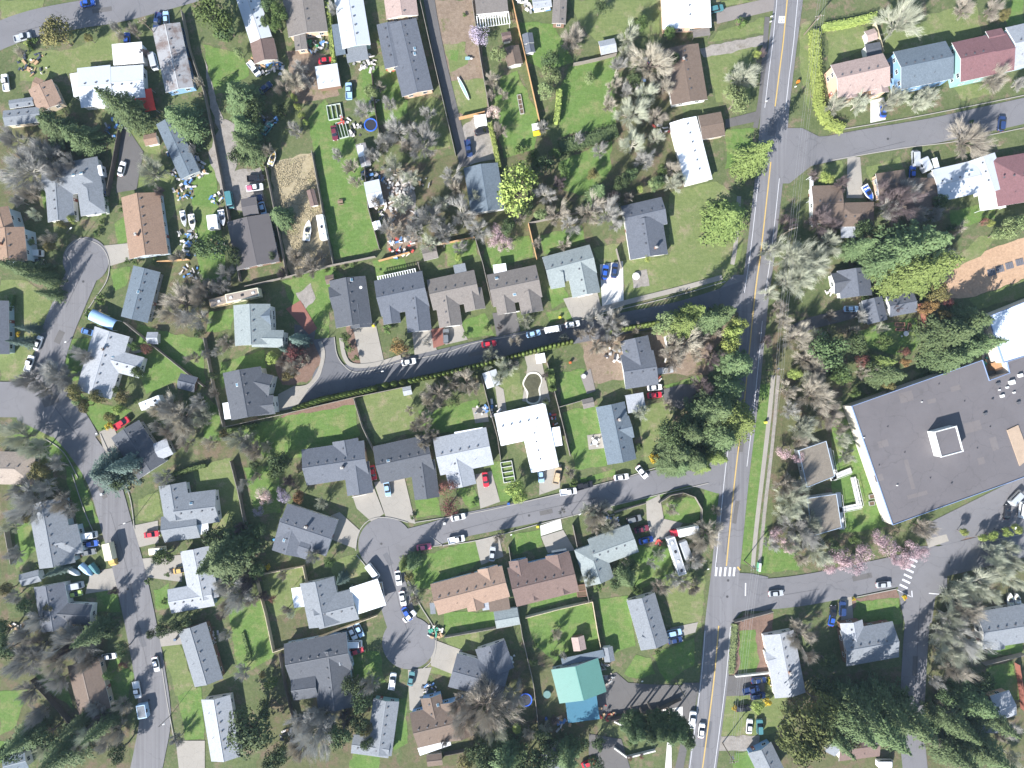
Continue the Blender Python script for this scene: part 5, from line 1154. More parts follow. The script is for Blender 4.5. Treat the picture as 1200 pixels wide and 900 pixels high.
TREES='''X 69 42 22 9;B 156 33 8;G 132 30 7;C 68 150 22 13;C 95 163 20 14;C 146 128 22;C 215 143 26 15;G 20 195 34 13;G 48 178 24 11;G 62 205 16;S 35 50 5;S 43 48 5;L 252 18 26;L 262 38 14
C 285 115 23 15;C 288 150 20 12;C 292 172 18;B 341 93 15;G 350 78 12;L 327 15 12;L 312 25 8;N 281 62 7;Y 345 115 5;Y 349 126 5;Y 354 136 5;Y 358 144 4;G 425 128 15;G 464 150 20;G 448 165 14;N 436 108 10;G 495 165 22;B 475 170 12;S 445 50 4;S 382 12 5;G 390 8 9
V 561 42 15;B 577 92 12;N 584 64 11;A 578 133 10;K 645 72 13 9;N 644 88 14;N 638 108 12;B 672 42 16;K 702 10 10;N 690 92 8;B 718 98 12;B 586 152 10;G 637 146 10;S 544 18 3;B 575 110 8;S 610 175 8;L 625 185 10;G 680 160 8
M 735 40 16;B 765 65 28;M 742 130 22;M 745 165 20;B 770 135 13;G 725 75 14;L 750 30 12;L 785 40 9;M 872 88 20;N 862 118 17;N 855 108 10;Y 886 65 6;D 893 62 8;S 867 27 8;Z 884 185 22 20;B 715 120 14;G 735 105 12;L 790 70 8;K 742 95 10
M 1062 22 28;M 983 122 14;M 1008 120 15;M 1042 118 14;M 1060 112 12;M 1092 110 16;M 1080 120 12;B 1170 88 18;B 1143 158 26;B 1168 8 14;B 1135 5 14;S 1138 143 3;G 1198 95 10;X 1175 18 8
M 172 200 20;D 184 225 9;C 20 312 13 14;C 38 318 14 15;C 52 328 12 14;C 60 345 9;B 52 278 12;G 20 235 12;M 38 250 9;X 60 290 8;N 37 285 5;S 125 234 4;S 126 240 4;S 123 250 4;S 120 259 4;S 118 267 4;S 114 275 5;S 142 238 3;S 143 247 4;Y 86 257 6;X 73 262 6;B 213 352 34 10;B 232 335 18;B 208 300 11;S 182 306 5;S 150 306 5;S 160 307 5;S 118 350 8
C 330 254 16 10;K 250 292 20;G 262 318 13;B 362 310 18;B 343 300 12;B 410 195 15;S 382 318 3;S 393 316 3;S 403 313 3;S 413 311 3;S 345 325 3;M 462 195 18;M 480 205 14;B 440 235 8
Y 604 221 31;G 527 203 16;B 534 218 10;G 540 250 22;G 500 250 24;G 560 268 16;M 515 235 14;G 485 270 18;P 585 272 13;P 592 288 12;P 578 285 9;K 596 266 12;B 650 248 18;G 668 262 14;B 690 245 22;G 715 250 22;D 655 215 10;C 700 228 14;K 635 195 15;Y 537 301 6;N 633 252 9;L 660 200 10;B 630 285 10;X 695 205 8;G 720 262 12
Z 850 258 30 14;M 790 215 14;B 786 195 12;Y 750 222 5;N 766 215 9;M 935 295 32;M 960 310 26;M 940 325 26;M 975 285 16;D 925 258 12;D 955 205 8;K 728 215 12;K 740 205 10;B 738 230 8;Y 758 302 6;L 775 200 8;S 775 215 5;M 800 210 8
C 1070 292 38 25;Z 1085 315 30 24;C 1045 300 26 22;Z 1060 322 26;C 1025 312 16;D 1058 232 28;G 1070 222 18;D 965 256 18;D 980 262 12;M 1112 300 14;N 1180 268 14;N 1195 262 12;N 1168 275 10;R 1153 260 6;Y 1160 262 5;F 1187 235 5;X 1100 345 14;O 1090 358 10;Y 965 208 8;Y 972 210 6;B 1120 268 12;S 1014 349 5;B 955 205 6;G 1100 250 10
E 35 385 8;E 28 401 9;F 22 392 4;G 60 442 20 10;G 30 445 16 9;G 95 415 18 9;X 90 460 12;X 100 475 10;X 130 488 8;F 128 500 6;Y 140 480 8;L 163 436 9;L 140 457 7;R 173 409 9;B 208 488 30 9;G 230 470 14;B 195 505 14;M 15 512 22 15;M 35 525 18 14;G 62 545 14;B 245 520 12;S 160 470 4;B 180 480 12;L 158 405 7;S 106 368 7;K 235 390 8;B 225 420 10
E 350 398 11;E 335 409 7;R 348 415 16;B 342 430 16;B 355 420 12;Y 319 420 9;B 262 402 13;G 252 412 8;M 276 515 18;B 292 530 14;X 265 510 9;O 468 405 12;B 475 412 8;L 406 395 8;S 410 408 6;S 417 420 5;S 455 385 7;G 500 400 8;K 325 540 14;M 310 525 10
M 593 428 17;M 575 415 12;B 512 460 18;B 545 450 19;B 498 495 16;B 508 478 12;B 495 520 12;M 616 375 12;G 716 382 20;G 700 372 14;B 692 390 10;L 647 455 5;L 645 440 5;S 571 385 5;D 585 384 5;S 545 393 5;B 605 400 10;L 530 470 10;B 680 390 12
Z 800 382 20 18;C 826 376 18 20;Z 812 366 14 19;M 780 380 12;Y 858 392 14;Y 855 405 15;Y 865 380 12;C 862 428 24 16;C 852 455 20 14;C 838 480 26 20;Z 862 492 26 22;C 842 512 24 20;C 795 530 24 15;C 815 540 16;Z 840 535 14;B 797 402 26;B 820 398 14;D 835 420 16;M 752 482 13;B 786 474 9;F 766 536 8;L 749 524 5;N 735 412 4;B 935 395 22;B 920 375 16;M 958 395 14;B 960 465 26;M 945 500 22;B 975 490 18;P 918 530 11;P 935 535 9;Y 931 438 9;B 925 460 14;B 840 390 9
K 970 412 26;K 1000 402 16;B 998 390 10;G 1010 370 12;L 985 440 14;R 1010 425 12;B 1015 435 12;C 1035 440 18;Z 1032 425 12;C 1110 392 30 17;C 1135 378 24 15;C 1108 420 22 14;C 1150 402 16;C 1130 410 18;R 1058 412 8;O 1060 425 7;O 1082 362 10;M 990 515 14;M 993 535 12;D 1050 360 7;M 1035 385 9;L 1035 400 12;B 960 435 16;B 975 370 8
E 130 552 26 14;E 150 545 16;K 140 562 14;G 30 590 26;G 50 575 18;G 78 600 11;X 48 552 14;G 190 560 14;L 194 650 13;S 173 682 4;S 196 673 4;S 193 704 5;S 47 665 6;E 70 668 9;G 15 605 14;B 160 550 10;D 132 694 6;K 185 655 8
C 268 650 32 16;K 330 546 16;C 250 660 16;A 308 578 11;A 312 586 9;V 333 582 10;V 330 575 7;O 350 582 9;M 375 592 10;D 338 565 12;G 365 653 13;L 386 657 8;E 401 678 7;F 314 664 4;G 275 702 22;B 262 715 14;D 290 682 14;D 308 700 7;R 320 702 6;B 335 715 9;G 285 568 9;V 303 598 8;B 330 675 9;K 305 665 10
R 525 572 14;R 528 592 15;Y 603 572 13;Y 610 582 11;B 585 631 8;B 702 606 18;M 692 600 12;G 722 612 10;B 487 705 9;C 484 658 10;Z 474 662 8;G 482 690 10;X 480 675 7;S 671 566 6;B 668 555 8;S 556 590 4;M 690 680 12;S 700 690 6;S 484 605 4;B 652 745 8;K 650 765 6;S 645 750 5
C 795 543 17 12;Z 822 545 13;B 830 628 22;G 815 660 14;B 820 640 14;B 788 597 10;M 775 652 10;C 734 676 13;L 745 690 9;B 775 692 14;B 800 685 12;M 935 588 26;B 925 570 20;G 940 622 24;M 930 640 16;P 912 628 12;P 925 640 10;M 960 650 18;B 940 655 14;B 735 660 7
P 1000 662 15;P 980 648 15;P 1012 648 14;P 1040 640 16;P 1065 645 15;P 1080 648 11;P 970 665 10;P 1050 655 10;B 1088 620 18 12;Y 1150 630 6;Y 1162 627 7;Y 1178 624 7;Y 1190 620 8;Y 1128 623 6;M 1150 690 26;M 1125 705 22;M 1175 672 20;M 1118 725 20;M 1190 660 16;B 1140 720 22;M 1165 700 14
G 85 762 30 14;B 60 780 22;G 25 780 26;C 110 742 16 16;G 20 745 16;K 130 738 10;C 30 865 18 14;G 40 840 18;C 75 880 22 17;M 100 862 18 12;C 122 850 14 16;C 95 845 12 15;G 120 875 14;M 50 885 14;B 130 860 16;D 118 845 14;K 192 737 11;K 207 732 12;K 220 726 9;K 178 742 7;G 205 870 9;R 144 780 7;L 128 790 8;G 12 700 12;K 5 740 16;X 60 710 8;B 38 760 16;B 112 850 10
K 291 858 32 12;G 368 868 36 15;B 350 885 18;G 385 850 16;L 318 800 9;G 282 790 13;G 432 806 14 13;K 422 845 14;X 430 855 9;K 330 880 14;G 262 745 8;S 350 812 4;D 258 722 9;M 340 720 8;X 308 790 5
B 572 838 42 17;B 545 850 20;C 592 890 24 14;K 620 895 20;K 570 897 16;C 665 888 16;K 700 895 12;Y 605 852 7;B 620 860 12;M 640 855 10;S 627 757 4;K 640 870 10;S 590 808 3
Q 750 857 13 18;Q 762 860 13 19;Q 773 856 13 20;Q 785 860 14 20;Q 797 858 13 20;Q 806 866 13 19;Q 741 860 12 17;Y 886 826 10;F 898 822 6;F 860 829 4;J 945 845 28 19;J 935 872 24 18;J 962 828 18 17;B 945 748 22;B 950 770 14;S 738 868 5;S 770 765 5;R 738 888 4;R 752 886 4;B 935 735 10
C 1058 838 28 24;C 1025 845 28 26;C 992 842 26 24;C 1000 825 20 22;C 1035 825 22 22;C 975 860 18 20;G 1130 742 32 14;B 1122 788 24 11;C 1140 820 26 15;C 1115 845 20;C 1160 840 18;C 1140 870 26 16;C 1120 885 22;C 1160 885 22;B 1108 830 14;X 1003 870 6;G 1185 860 14;B 1175 865 9;F 1000 702 3;F 1059 700 4;M 1190 890 14;K 962 800 14;K 970 775 12;G 1100 800 12;K 1050 820 16
G 10 160 18;B 30 225 14;G 80 190 14;X 105 45 6;B 140 40 6;B 232 95 7;K 60 140 14;D 168 60 6;G 225 175 8;L 160 128 8;B 20 60 7
G 500 130 10;M 470 235 16;G 455 265 14;B 470 270 16;G 520 270 18;M 505 285 14;G 540 290 12;M 555 230 10;B 590 110 8;B 620 200 10;G 640 225 14;B 610 255 10;L 650 180 8;K 615 245 12;G 705 175 12;M 760 110 18;B 780 100 14;G 755 185 16;M 770 160 12;K 755 120 10;K 770 215 10;D 720 230 10;B 660 285 10;M 735 60 12
M 905 345 12;M 905 290 18;M 925 330 20;B 915 360 14;D 990 215 12;G 1045 245 16;G 1080 250 14;D 1040 225 16;C 1005 290 16;K 1010 270 14;K 1100 235 10;K 1115 268 8;S 1130 215 4;X 1105 372 10;R 1110 355 8;K 985 435 14;K 1020 430 12;X 1040 450 10;B 950 420 18;G 930 480 14;M 955 450 18;B 985 500 12;L 1000 460 8;D 900 400 8;B 940 515 14
M 925 605 18;M 950 615 20;G 905 640 12;P 990 660 12;P 1060 660 10;P 1030 630 12;L 1000 630 8;K 975 640 10;M 1170 650 18;M 1190 680 16;M 1110 745 20;M 1115 770 22;M 1145 765 18;M 1185 645 14;K 1150 800 16;K 1110 815 14;B 1095 870 10;K 990 860 18;K 1045 862 18;J 920 862 16;K 1080 850 18;M 1135 690 18;M 1120 760 16
G 40 730 18;B 75 740 14;B 100 775 16;G 65 800 20;K 55 860 18;G 30 815 16;K 15 880 16;B 140 830 12;B 90 870 16;G 110 830 14;K 10 760 14;G 15 650 12;K 30 710 10;X 10 690 9;G 90 745 14;D 75 765 12;K 140 880 14;M 10 620 12;G 20 575 18;X 35 605 8;B 70 590 14;K 145 760 10
K 400 860 18;G 350 855 20;K 430 870 10;K 415 800 16;K 425 820 16;D 405 845 14;G 375 840 20;K 312 830 12;K 320 890 14;K 640 885 18;K 560 880 18;B 540 830 18;G 600 820 18;M 575 860 20;K 635 860 12;X 545 890 12;K 700 870 10;G 520 870 8;K 680 870 12;D 650 845 8;K 625 775 6;G 660 770 6
K 785 505 20 12;C 785 545 16 12;C 808 508 20 18;D 825 450 14;B 790 420 18;B 815 415 14;N 770 385 10;X 845 365 10;C 838 375 16;C 845 368 14 20;N 780 375 14;B 720 400 12;B 700 405 14;B 745 385 8;B 725 375 16;M 660 395 8;K 640 470 5;D 640 440 6
B 220 500 14;M 235 490 14;G 195 480 18;B 215 520 12;G 180 500 10;X 145 465 10;X 115 465 10;N 95 470 9;G 75 440 14;G 45 455 14;B 250 460 8;K 250 440 6;G 240 415 8;B 300 525 12;G 285 520 14;K 300 545 8;L 320 555 8;K 305 620 10;K 290 640 14;D 280 620 8;B 300 560 8;G 260 690 16;B 290 705 14;K 250 630 14;K 300 670 10;K 275 300 12;G 240 335 12;G 225 370 20;B 195 365 18;B 230 350 16;K 235 290 12;G 255 335 12;K 320 300 6;B 375 300 10;B 350 320 8;D 330 320 10
L 325 30 10;K 315 8 10;K 300 130 16;K 280 185 14;K 265 30 18;B 330 100 12;G 360 92 10;K 330 130 10;G 345 150 10;B 310 175 10;G 395 180 8;B 445 100 8;G 455 120 10;G 435 180 10;M 450 165 12;B 415 210 10;G 485 150 12
D 345 410 12;X 340 440 10;B 330 425 10;B 500 470 10;B 530 450 12;B 555 455 10;M 585 445 10;M 570 425 10;B 485 500 10;B 505 510 10;G 600 425 10;B 480 480 8;G 660 600 6;G 710 595 10;M 715 620 12;B 695 620 10;B 840 600 8;B 820 655 10;G 790 680 12;B 815 690 10;K 720 685 8;K 738 660 8;G 765 660 8'''
for ln in TREES.splitlines():
    for t in ln.split(';'):
        a=t.split(); tree(a[0],float(a[1]),float(a[2]),float(a[3]),float(a[4]) if len(a)>4 else None)
# arborvitae screen along the upper street: individual columns
def column(px,py,r=3.6,h=6,t='Y',lab='arborvitae column in the clipped row along the south side of the upper street',grp='arborvitae row along the upper street'):
    x,y=W(px,py,h*.6); rz=tr.uniform(0,6.28); root=empty('arborvitae',(x,y,0),rz); i=tr.randrange(3); k=tr.uniform(.88,1.12)
    for n_,m_ in (('stem',VA[i][0]),('foliage',VA[i][1])):
        o=bpy.data.objects.new(n_,m_); COL.objects.link(o); o.parent=root; o.scale=(r*S,r*S,h*k); 
        if n_=='foliage': o.material_slots[0].link='OBJECT'; o.material_slots[0].material=FM[t]
    if lab: tag(root,lab,'shrub',grp)
    return root
FM['H']=foliage('arborvitae_green',(.08,.115,.03),(.16,.20,.055))
LINE=[(346,478),(375,468),(414,460),(437,455),(450,451),(480,446),(520,438),(560,428),(600,418),(640,407),(670,400),(700,392),(725,386),(775,377)]
acc=0;last=None
for i in range(len(LINE)-1):
    (ax,ay),(bx,by)=LINE[i],LINE[i+1]; L=math.hypot(bx-ax,by-ay); n=int(L/4.6)
    for j in range(n):
        t=j/n; x,y=ax+(bx-ax)*t,ay+(by-ay)*t
        if 437<x<482 and j%2: continue
        if 672<x<715: continue
        column(x,y,3.7,6.6,'H')
for i,(x,y) in enumerate(((548,182),(550,178))): pass
hedge('Y',poly('957,34 958,80 962,122 972,142 990,150'),11,2.4,'thick bright yellow-green clipped hedge')
hedge('Y',poly('966,30 997,25 1029,17'),8,2.2,'short bright yellow-green clipped hedge across the garden top')
hedge('Y',poly('656,104 655,120 652,141'),6,3.2,'narrow yellow-green columnar hedge')
hedge('Y',poly('574,143 579,165 585,195'),5,2.8,'long narrow yellow-green hedge')
hedge('Y',poly('383,2 387,40 391,76'),5,2.6,'straight yellow-green hedge between mobile homes')
hedge('K',poly('657,172 690,163 724,152'),16,2.0,'broad dark green ivy-like hedge bank')
hedge('N',poly('862,732 860,760 858,790'),7,1.2,'low bluish-green hedge strip bordering the mulch bed right of the main road')
hedge('Z',poly('645,432 649,458'),7,3.0,'dense green hedge beside the pool')
hedge('L',poly('265,505 300,498'),5,1.2,'low green hedge along the fence')
hedge('Y',poly('28,49 36,57'),3,1.2,'short yellow-green clipped hedge')
hedge('L',poly('248,748 256,780'),4,.8,'dark green vegetable row nearer the fence') 
hedge('L',poly('284,742 292,770'),4,.8,'dark green vegetable row in the middle of the garden plot')
hedge('L',poly('9,362 12,345'),6,1.6,'clipped green hedge beside the left-edge house')
hedge('L',poly('198,558 228,548 240,546'),5,1.6,'long dark green hedge behind the winged house')
CARS='''sedan blue 103 4 10;pickup dblue 185 25 -100;sedan lblue 195 22 95;van silver 181 73 -76;pickup silver 27 44 15;pickup white 7 97 98;sedan blue 149 47 90;pickup white 298 81 -52;sedan dblue 311 103 40;sedan teal 313 151 52;sedan red 382 71 5;pickup lblue 409 107 92;sedan maroon 392 156 -80
suv black 565 154 15;pickup dblue 549 174 -80;suv teal 839 11 14;sedan blue 1035 129 88;suv dblue 1173 145 85;van silver 1072 186 92;sedan blue 1069 203 87;sedan white 143 198 75;sedan dblue 117 222 85;sedan blue 120 232 80;van white 42 297 0;sedan black 43 307 2
pickup black 300 209 5;sedan dblue 299 233 15;sedan lblue 308 245 -75;van teal 270 235 -80;sedan blue 709 319 82;sedan dblue 720 317 84;sedan white 45 402 70;pickup white 35 426 72;sedan mblue 104 389 -15;pickup red 143 496 35
sedan white 479 424 10;suv gray 523 394 92;sedan red 573 403 8;sedan lblue 625 391 12;van white 648 386 10;sedan white 671 380 10;pickup silver 779 434 8;sedan white 767 454 5;sedan red 767 463 5;sedan lblue 997 362 0
van white 105 627 8;sedan blue 107 637 8;sedan gray 104 647 10;van silver 89 686 10;sedan green 88 696 12;sedan red 178 626 8;sedan yellow 212 668 10;van white 437 669 -52;sedan white 467 677 -82;sedan white 472 701 -80;sedan blue 477 719 -60;sedan lblue 454 573 -80;sedan red 437 554 -78
sedan red 569 562 -82;sedan white 537 606 12;pickup white 535 632 12;sedan pink 497 641 8;sedan silver 577 649 85;sedan lblue 634 557 -85;pickup tan 653 557 78;pickup white 666 576 8;pickup black 685 569 15;suv gray 743 608 15;sedan maroon 752 620 15;sedan blue 757 633 15;sedan white 728 559 8
sedan silver 909 695 5;sedan silver 1035 685 5;van silver 1190 583 45;sedan black 1180 600 82;van white 1198 597 82;suv dblue 987 713 88;sedan black 976 718 88;sedan white 128 769 8;sedan white 183 778 -78;pickup white 161 808 -80
sedan white 413 741 -65;sedan lblue 421 738 -65;van white 415 754 2;sedan red 418 763 18;sedan lblue 352 844 10;pickup white 460 798 82;sedan dblue 478 796 85;sedan teal 482 795 80;suv lblue 790 741 12;sedan dblue 791 750 12;pickup white 811 843 82
sedan white 822 856 84;sedan white 878 851 86;suv teal 890 851 92;sedan dblue 889 797 5;pickup dblue 880 808 15;suv dblue 888 815 5;sedan black 871 830 5;sedan blue 975 725 78;van white 1036 893 0;sedan red 690 894 20;sedan white 480 722 40'''
for ln in CARS.splitlines():
    for t in ln.split(';'):
        a=t.split()
        if a[:2]==['sedan','dblue'] and a[2]=='478': continue
        car(a[0],a[1],float(a[2]),float(a[3]),float(a[4]))
car('pickup','white',299,220,8,cargo('pink','white pickup truck carrying a red load'))
car('pickup','white',446,692,-82,cargo('tan','white pickup truck with a tan covered bed'))
car('sedan','white',752,553,-50)
boat(361,270,82,6.5,2.2,desc='white motorboat with open cockpit on the dry grass')
trailer(377,266,-80,7.5,2.2,2.6,'white','camper_van','camper','long white camper and trailer on the dry grass',3)
boat(226,261,-82,5,1.9,desc='white motorboat near the fence in the cluttered green strip')
boat(216,257,-80,5,1.6,'silver',desc='narrow silver boat tight against the fence')
boat(261,256,-80,5,1.9,'silver',desc='white boat beside a boxy white trailer')
trailer(249,260,-83,4.4,3.2,2.4,'white','trailer','trailer','boxy white trailer on the cluttered green strip',0)
boat(1017,227,-60,5.5,2.2,'blue',desc='white and blue motorboat at the end of the concrete drive')
boat(370,754,12,6.5,2.4,desc='white cabin cruiser along the pale wooden fence')
boat(396,744,8,4.8,2.0,'lblue',desc='open white runabout along the pale wooden fence')
boat(1183,703,92,4.8,2.0,desc='larger white boat on the lawn beyond the mossy trees')
boat(1191,701,100,3.4,1.7,desc='smaller white boat on the lawn beyond the mossy trees')
boat(320,186,70,4.6,1.8,'yellow',desc='white and yellow boat at the corner of the dry grass field')
x,y=W(543,104,.5)
r=empty('canoe',(x,y,GZ),math.radians(-64)); m=MB()
m.rings([[(3.6*math.cos(t),.32*math.sin(t),.12) for t in [i*math.pi/8 for i in range(16)]],[(4.0*math.cos(t),.52*math.sin(t),.5) for t in [i*math.pi/8 for i in range(16)]]]); m.build('hull',paint('white',PC['white'])).parent=r
m=MB(); m.rings([[(3.4*math.cos(t),.36*math.sin(t),.505) for t in [i*math.pi/8 for i in range(16)]],[(3.2*math.cos(t),.3*math.sin(t),.53) for t in [i*math.pi/8 for i in range(16)]]]); m.build('cockpit_cover',paint('lblue',PC['lblue'])).parent=r
tag(r,'long slim white boat lying diagonally on dry grass beside the paved lane','boat')
trailer(284,346,12,10.2,2.7,3.1,'cream','motorhome','motorhome','long cream motorhome parked behind the cul-de-sac back fence',3,'tn')
trailer(257,353,14,6,2.6,2.8,'tan','motorhome','motorhome','shorter beige motorhome beside the huge tan tree',1,'tn')
trailer(176,472,22,6.6,2.5,2.9,'white',desc='white travel trailer among bare branches, left side')
trailer(115,200,-80,3.2,2.6,2.6,'white',desc='small white box trailer beside the grey U-shaped roof',ac=0)
trailer(183,646,5,4.6,2.1,2.4,'cream',desc='small cream and white camper trailer on a driveway',ac=1)
trailer(166,834,-80,4.2,2.9,2.2,'lblue','trailer','trailer','grey-blue covered trailer hitched behind the white pickup',0,'gr')
trailer(793,652,-72,11.8,2.6,3.0,'white','long_trailer','trailer','long white trailer with blue-grey markings on the lawn',4,'lg')
trailer(804,645,-70,5.6,2.4,2.7,'silver','trailer','trailer','shorter grey box trailer parallel to the long white trailer',0,'lg')
boxtruck(803,623,192,'red','white',8.2,'long white box truck with a red cab',boxmat=paint('white',PC['white']))
boxtruck(128,650,-78,'yellow','cream',7.0,'cream box truck with yellow cab')
trailer(423,177,-82,3.5,2,2.3,'white','trailer','trailer','small white trailer among sheds beside the long green lawn',0)
trailer(1086,192,-65,4.2,2.6,2.4,'silver','covered_trailer','trailer','silver tarped trailer beside the bright blue car',0,'lgm')
def tarped(px,py,a,L,w,c,desc):
    x,y=W(px,py,1); r=empty('tarped_boat',(x,y,GZ),math.radians(a)); m=MB(); H=L/2
    m.rings([[(-H+L*t*s,(-1)**0*w/2*q*(1-max(0,(t-.5)/.5)**2),z) for t in [i/8 for i in range(9)]]+[(-H+L*t*s,-w/2*q*(1-max(0,(t-.5)/.5)**2),z) for t in [i/8 for i in range(8,-1,-1)]] for q,s,z in ((.8,.95,.3),(1,1,1.0),(.92,.98,1.3),(.3,.8,1.7))]); m.build('tarpaulin',surf('tarp_'+c,PC.get(c,(.4,.4,.4)),.25,1,3,.5,.4)).parent=r
    m=MB(); m.box(0,0,.1,.3,L*.9,.9); m.tube((0,w*.42,.25),(0,w*.52,.25),.28,.28,10); m.tube((0,-w*.42,.25),(0,-w*.52,.25),.28,.28,10); m.build('trailer_frame',TYRE).parent=r
    auto(r,desc,'boat',px,py)
tarped(87,670,-28,4.2,1.8,'silver','grey-green tarped boat, first of three side by side'); tarped(102,668,-42,4.8,2.1,'lblue','pale blue tarped boat, middle of three side by side'); tarped(112,667,-50,4.0,1.8,'teal','dull teal tarped boat, last of three side by side')
# blue arched carport cover
def arch(px,py,a,L,w,c,h=2.2):
    x,y=W(px,py,h); r=empty('arched_shelter',(x,y,0),math.radians(a)); m=MB(); n=10; R=[]
    for u in (-L/2,L/2): R.append([(u,w/2*math.cos(math.pi*i/n),h+.9*math.sin(math.pi*i/n)) for i in range(n+1)]+[(u,w/2*.97*math.cos(math.pi*i/n),h-.06+.86*math.sin(math.pi*i/n)) for i in range(n,-1,-1)])
    m.rings(R); m.build('canopy',surf('shelter_fabric',(.33,.50,.72),.1,1,4,.5)).parent=r
    for u in (-L/2+.1,0,L/2-.1):
        for s in (-1,1): m=MB(); m.tube((u,s*w*.48,0),(u,s*w*.48,h),.05,.05,6); m.build('post',TRIM).parent=r
    return r
tag(arch(121,375,-25,8.0,3.4,PC['lblue']),'pale blue arched fabric shelter at the top of the cross-shaped house','shelter')
# red awning (upper left)
x,y=W(170,118,2.6); r=empty('awning',(x,y,0),math.radians(12)); m=MB(); RD=surf('awning_red',(.62,.05,.03),.12,1,4,.6)
m.box(.9,0,2.5,2.62,3.4,6.6,0); m.box(-2.3,1.7,2.52,2.6,3.0,2.6,0); m.build('canopy',RD).parent=r
for dx,dy in ((-.7,-3.1),(2.4,-3.1),(-.7,3.1),(2.4,3.1),(-3.6,1.7)): m=MB(); m.tube((dx,dy,0),(dx,dy,2.5),.05,.05,6); m.build('post',TRIM).parent=r
tag(r,'bright red L-shaped awning at the end of the pale metal-roofed house','awning')
# ---- fences
FEN='''w 214,14 222,56 240,108 253,170 268,250 282,330
w 288,336 340,324 390,311 440,301
w 312,196 321,240 337,324
w 366,178 378,245 391,310
w 427,192 432,245 445,292
o 444,306 480,296
o 496,291 556,278
w 557,280 566,310 577,358
w 490,308 496,330 504,362
o 619,262 629,304
w 619,262 648,256 680,249
o 600,0 616,70 632,142
w 672,76 700,70 722,64
w 491,-5 508,70 534,182
w 553,0 563,70 573,128
o 538,139 568,132
w 240,396 250,450 263,500
w 265,500 330,486 414,466 482,452
w 415,467 425,500 439,530
w 564,440 574,480 583,512 587,540
w 641,425 655,480 668,534
w 655,477 690,467
w 271,540 280,575 289,620
w 240,634 289,620
l 300,674 356,663 360,684
l 300,674 312,720 321,763 380,744 443,720
d 328,765 334,800 346,850
w 596,640 603,685 612,745 625,800 632,860
l 616,723 655,713 694,704
l 694,704 700,740 706,771
w 521,746 560,739 600,732
w 671,615 680,660 690,705
w 772,589 785,580 800,577 814,582 822,596 822,618
w 720,600 757,589
c 779,395 782,412 779,424
r 1078,356 1082,372 1085,388
c 720,876 735,887 767,879
c 720,845 735,852
w 147,378 190,413 240,453
d 38,796 62,822 88,852
d 126,229 132,200 141,150
w 8,622 15,660
o 186,307 221,304
r 1192,778 1196,805 1199,832
w 1152,778 1200,766
d 520,884 545,879 570,872
w 656,745 636,640
d 436,85 440,130 448,175
w 1075,346 1080,349
w 860,728 905,716
c 862,792 900,788
w 240,630 237,590
l 1024,28 1034,62
w 728,205 735,170
w 722,292 728,315
l 575,20 578,24
d 716,843 770,832 798,819'''
for ln in FEN.splitlines():
    k,rest=ln.split(' ',1); P=poly(rest)
    if P[0][0] in (656,1075,575,728): continue
    fence(k,P,1.1 if k=='c' else 2.0)
# ---- utility poles and wires
POLEM=surf('pole_wood',(.20,.16,.12),.2,3,10,.9); WIRE=plain('wire_grey',(.30,.30,.31),.5)
def pole(px,py,h=10.5,a=10,lab='',tr_=True):
    x,y=W(px,py,h); r=empty('utility_pole',(x,y,0),math.radians(a)); m=MB(); m.tube((0,0,0),(0,0,h),.17,.12,8); m.build('pole_shaft',POLEM).parent=r
    m=MB(); m.box(0,0,h-.9,h-.75,2.6,.14); m.box(0,0,h-2.0,h-1.87,1.8,.12); m.build('crossarm',POLEM).parent=r
    for dx in (-1.15,-.5,.5,1.15): m=MB(); m.tube((dx,0,h-.75),(dx,0,h-.55),.06,.05,6); m.build('insulator',TRIM).parent=r
    if tr_: m=MB(); m.tube((.42,.2,h-2.9),(.42,.2,h-2.0),.24,.24,10); m.build('transformer',plain('transformer_grey',(.4,.42,.44),.4)).parent=r
    tag(r,lab,'utility pole'); return (x,y,h,math.radians(a))
PL=[pole(962,17,10.5,8,'utility pole in the bright hedge corner, top right'),pole(931,267,10.5,12,'utility pole beside the lichen tree right of the main road'),pole(915,433,10.5,8,'utility pole with transformer right of the main road, middle'),pole(886,668,9.5,10,'utility pole behind the corner of the zebra crossing'),pole(861,895,10.5,8,'utility pole at the bottom edge right of the main road')]
p1=pole(164,22,10,30,'utility pole at the roadside above the rusty-roofed mobile home',False); p2=pole(803,817,10,60,'utility pole on the left kerb near the tall pine row',False)
def wires(A,B_,n=4,offs=(-1.15,-.5,.5,1.15),lab=''):
    m=MB()
    for o_ in offs:
        a=(A[0]+o_*math.cos(A[3]),A[1]+o_*math.sin(A[3]),A[2]-.55); b=(B_[0]+o_*math.cos(B_[3]),B_[1]+o_*math.sin(B_[3]),B_[2]-.55); pr=a
        for i in range(1,13):
            t=i/12; q=(a[0]+(b[0]-a[0])*t,a[1]+(b[1]-a[1])*t,a[2]+(b[2]-a[2])*t-4*1.0*t*(1-t)); m.tube(pr,q,.028,.028,3,cap=False); pr=q
    o=m.build('overhead_wires',WIRE); return tag(o,lab,'wires')
EXT0=(PL[0][0]+8,PL[0][1]+50,10.5,.1); EXT4=(PL[4][0]-10,PL[4][1]-50,10.5,.1)
wires(PL[0],PL[1],lab='overhead wires from the bright hedge corner down to the lichen tree'); wires(PL[1],PL[2],lab='overhead wires passing above the lichen tree right of the main road')
wires(PL[2],PL[3],lab='overhead wires above the footpath and green roadside strip'); wires(PL[3],PL[4],lab='overhead wires crossing the lower right side street to the bottom edge')
wires(EXT0,PL[0],lab='overhead wires leaving the top edge beside the main road') 
PX=(W(150,-60,10)[0],W(150,-60,10)[1],10,.5); wires(PX,p1,offs=(0,),lab='single overhead wire crossing the top-left road')
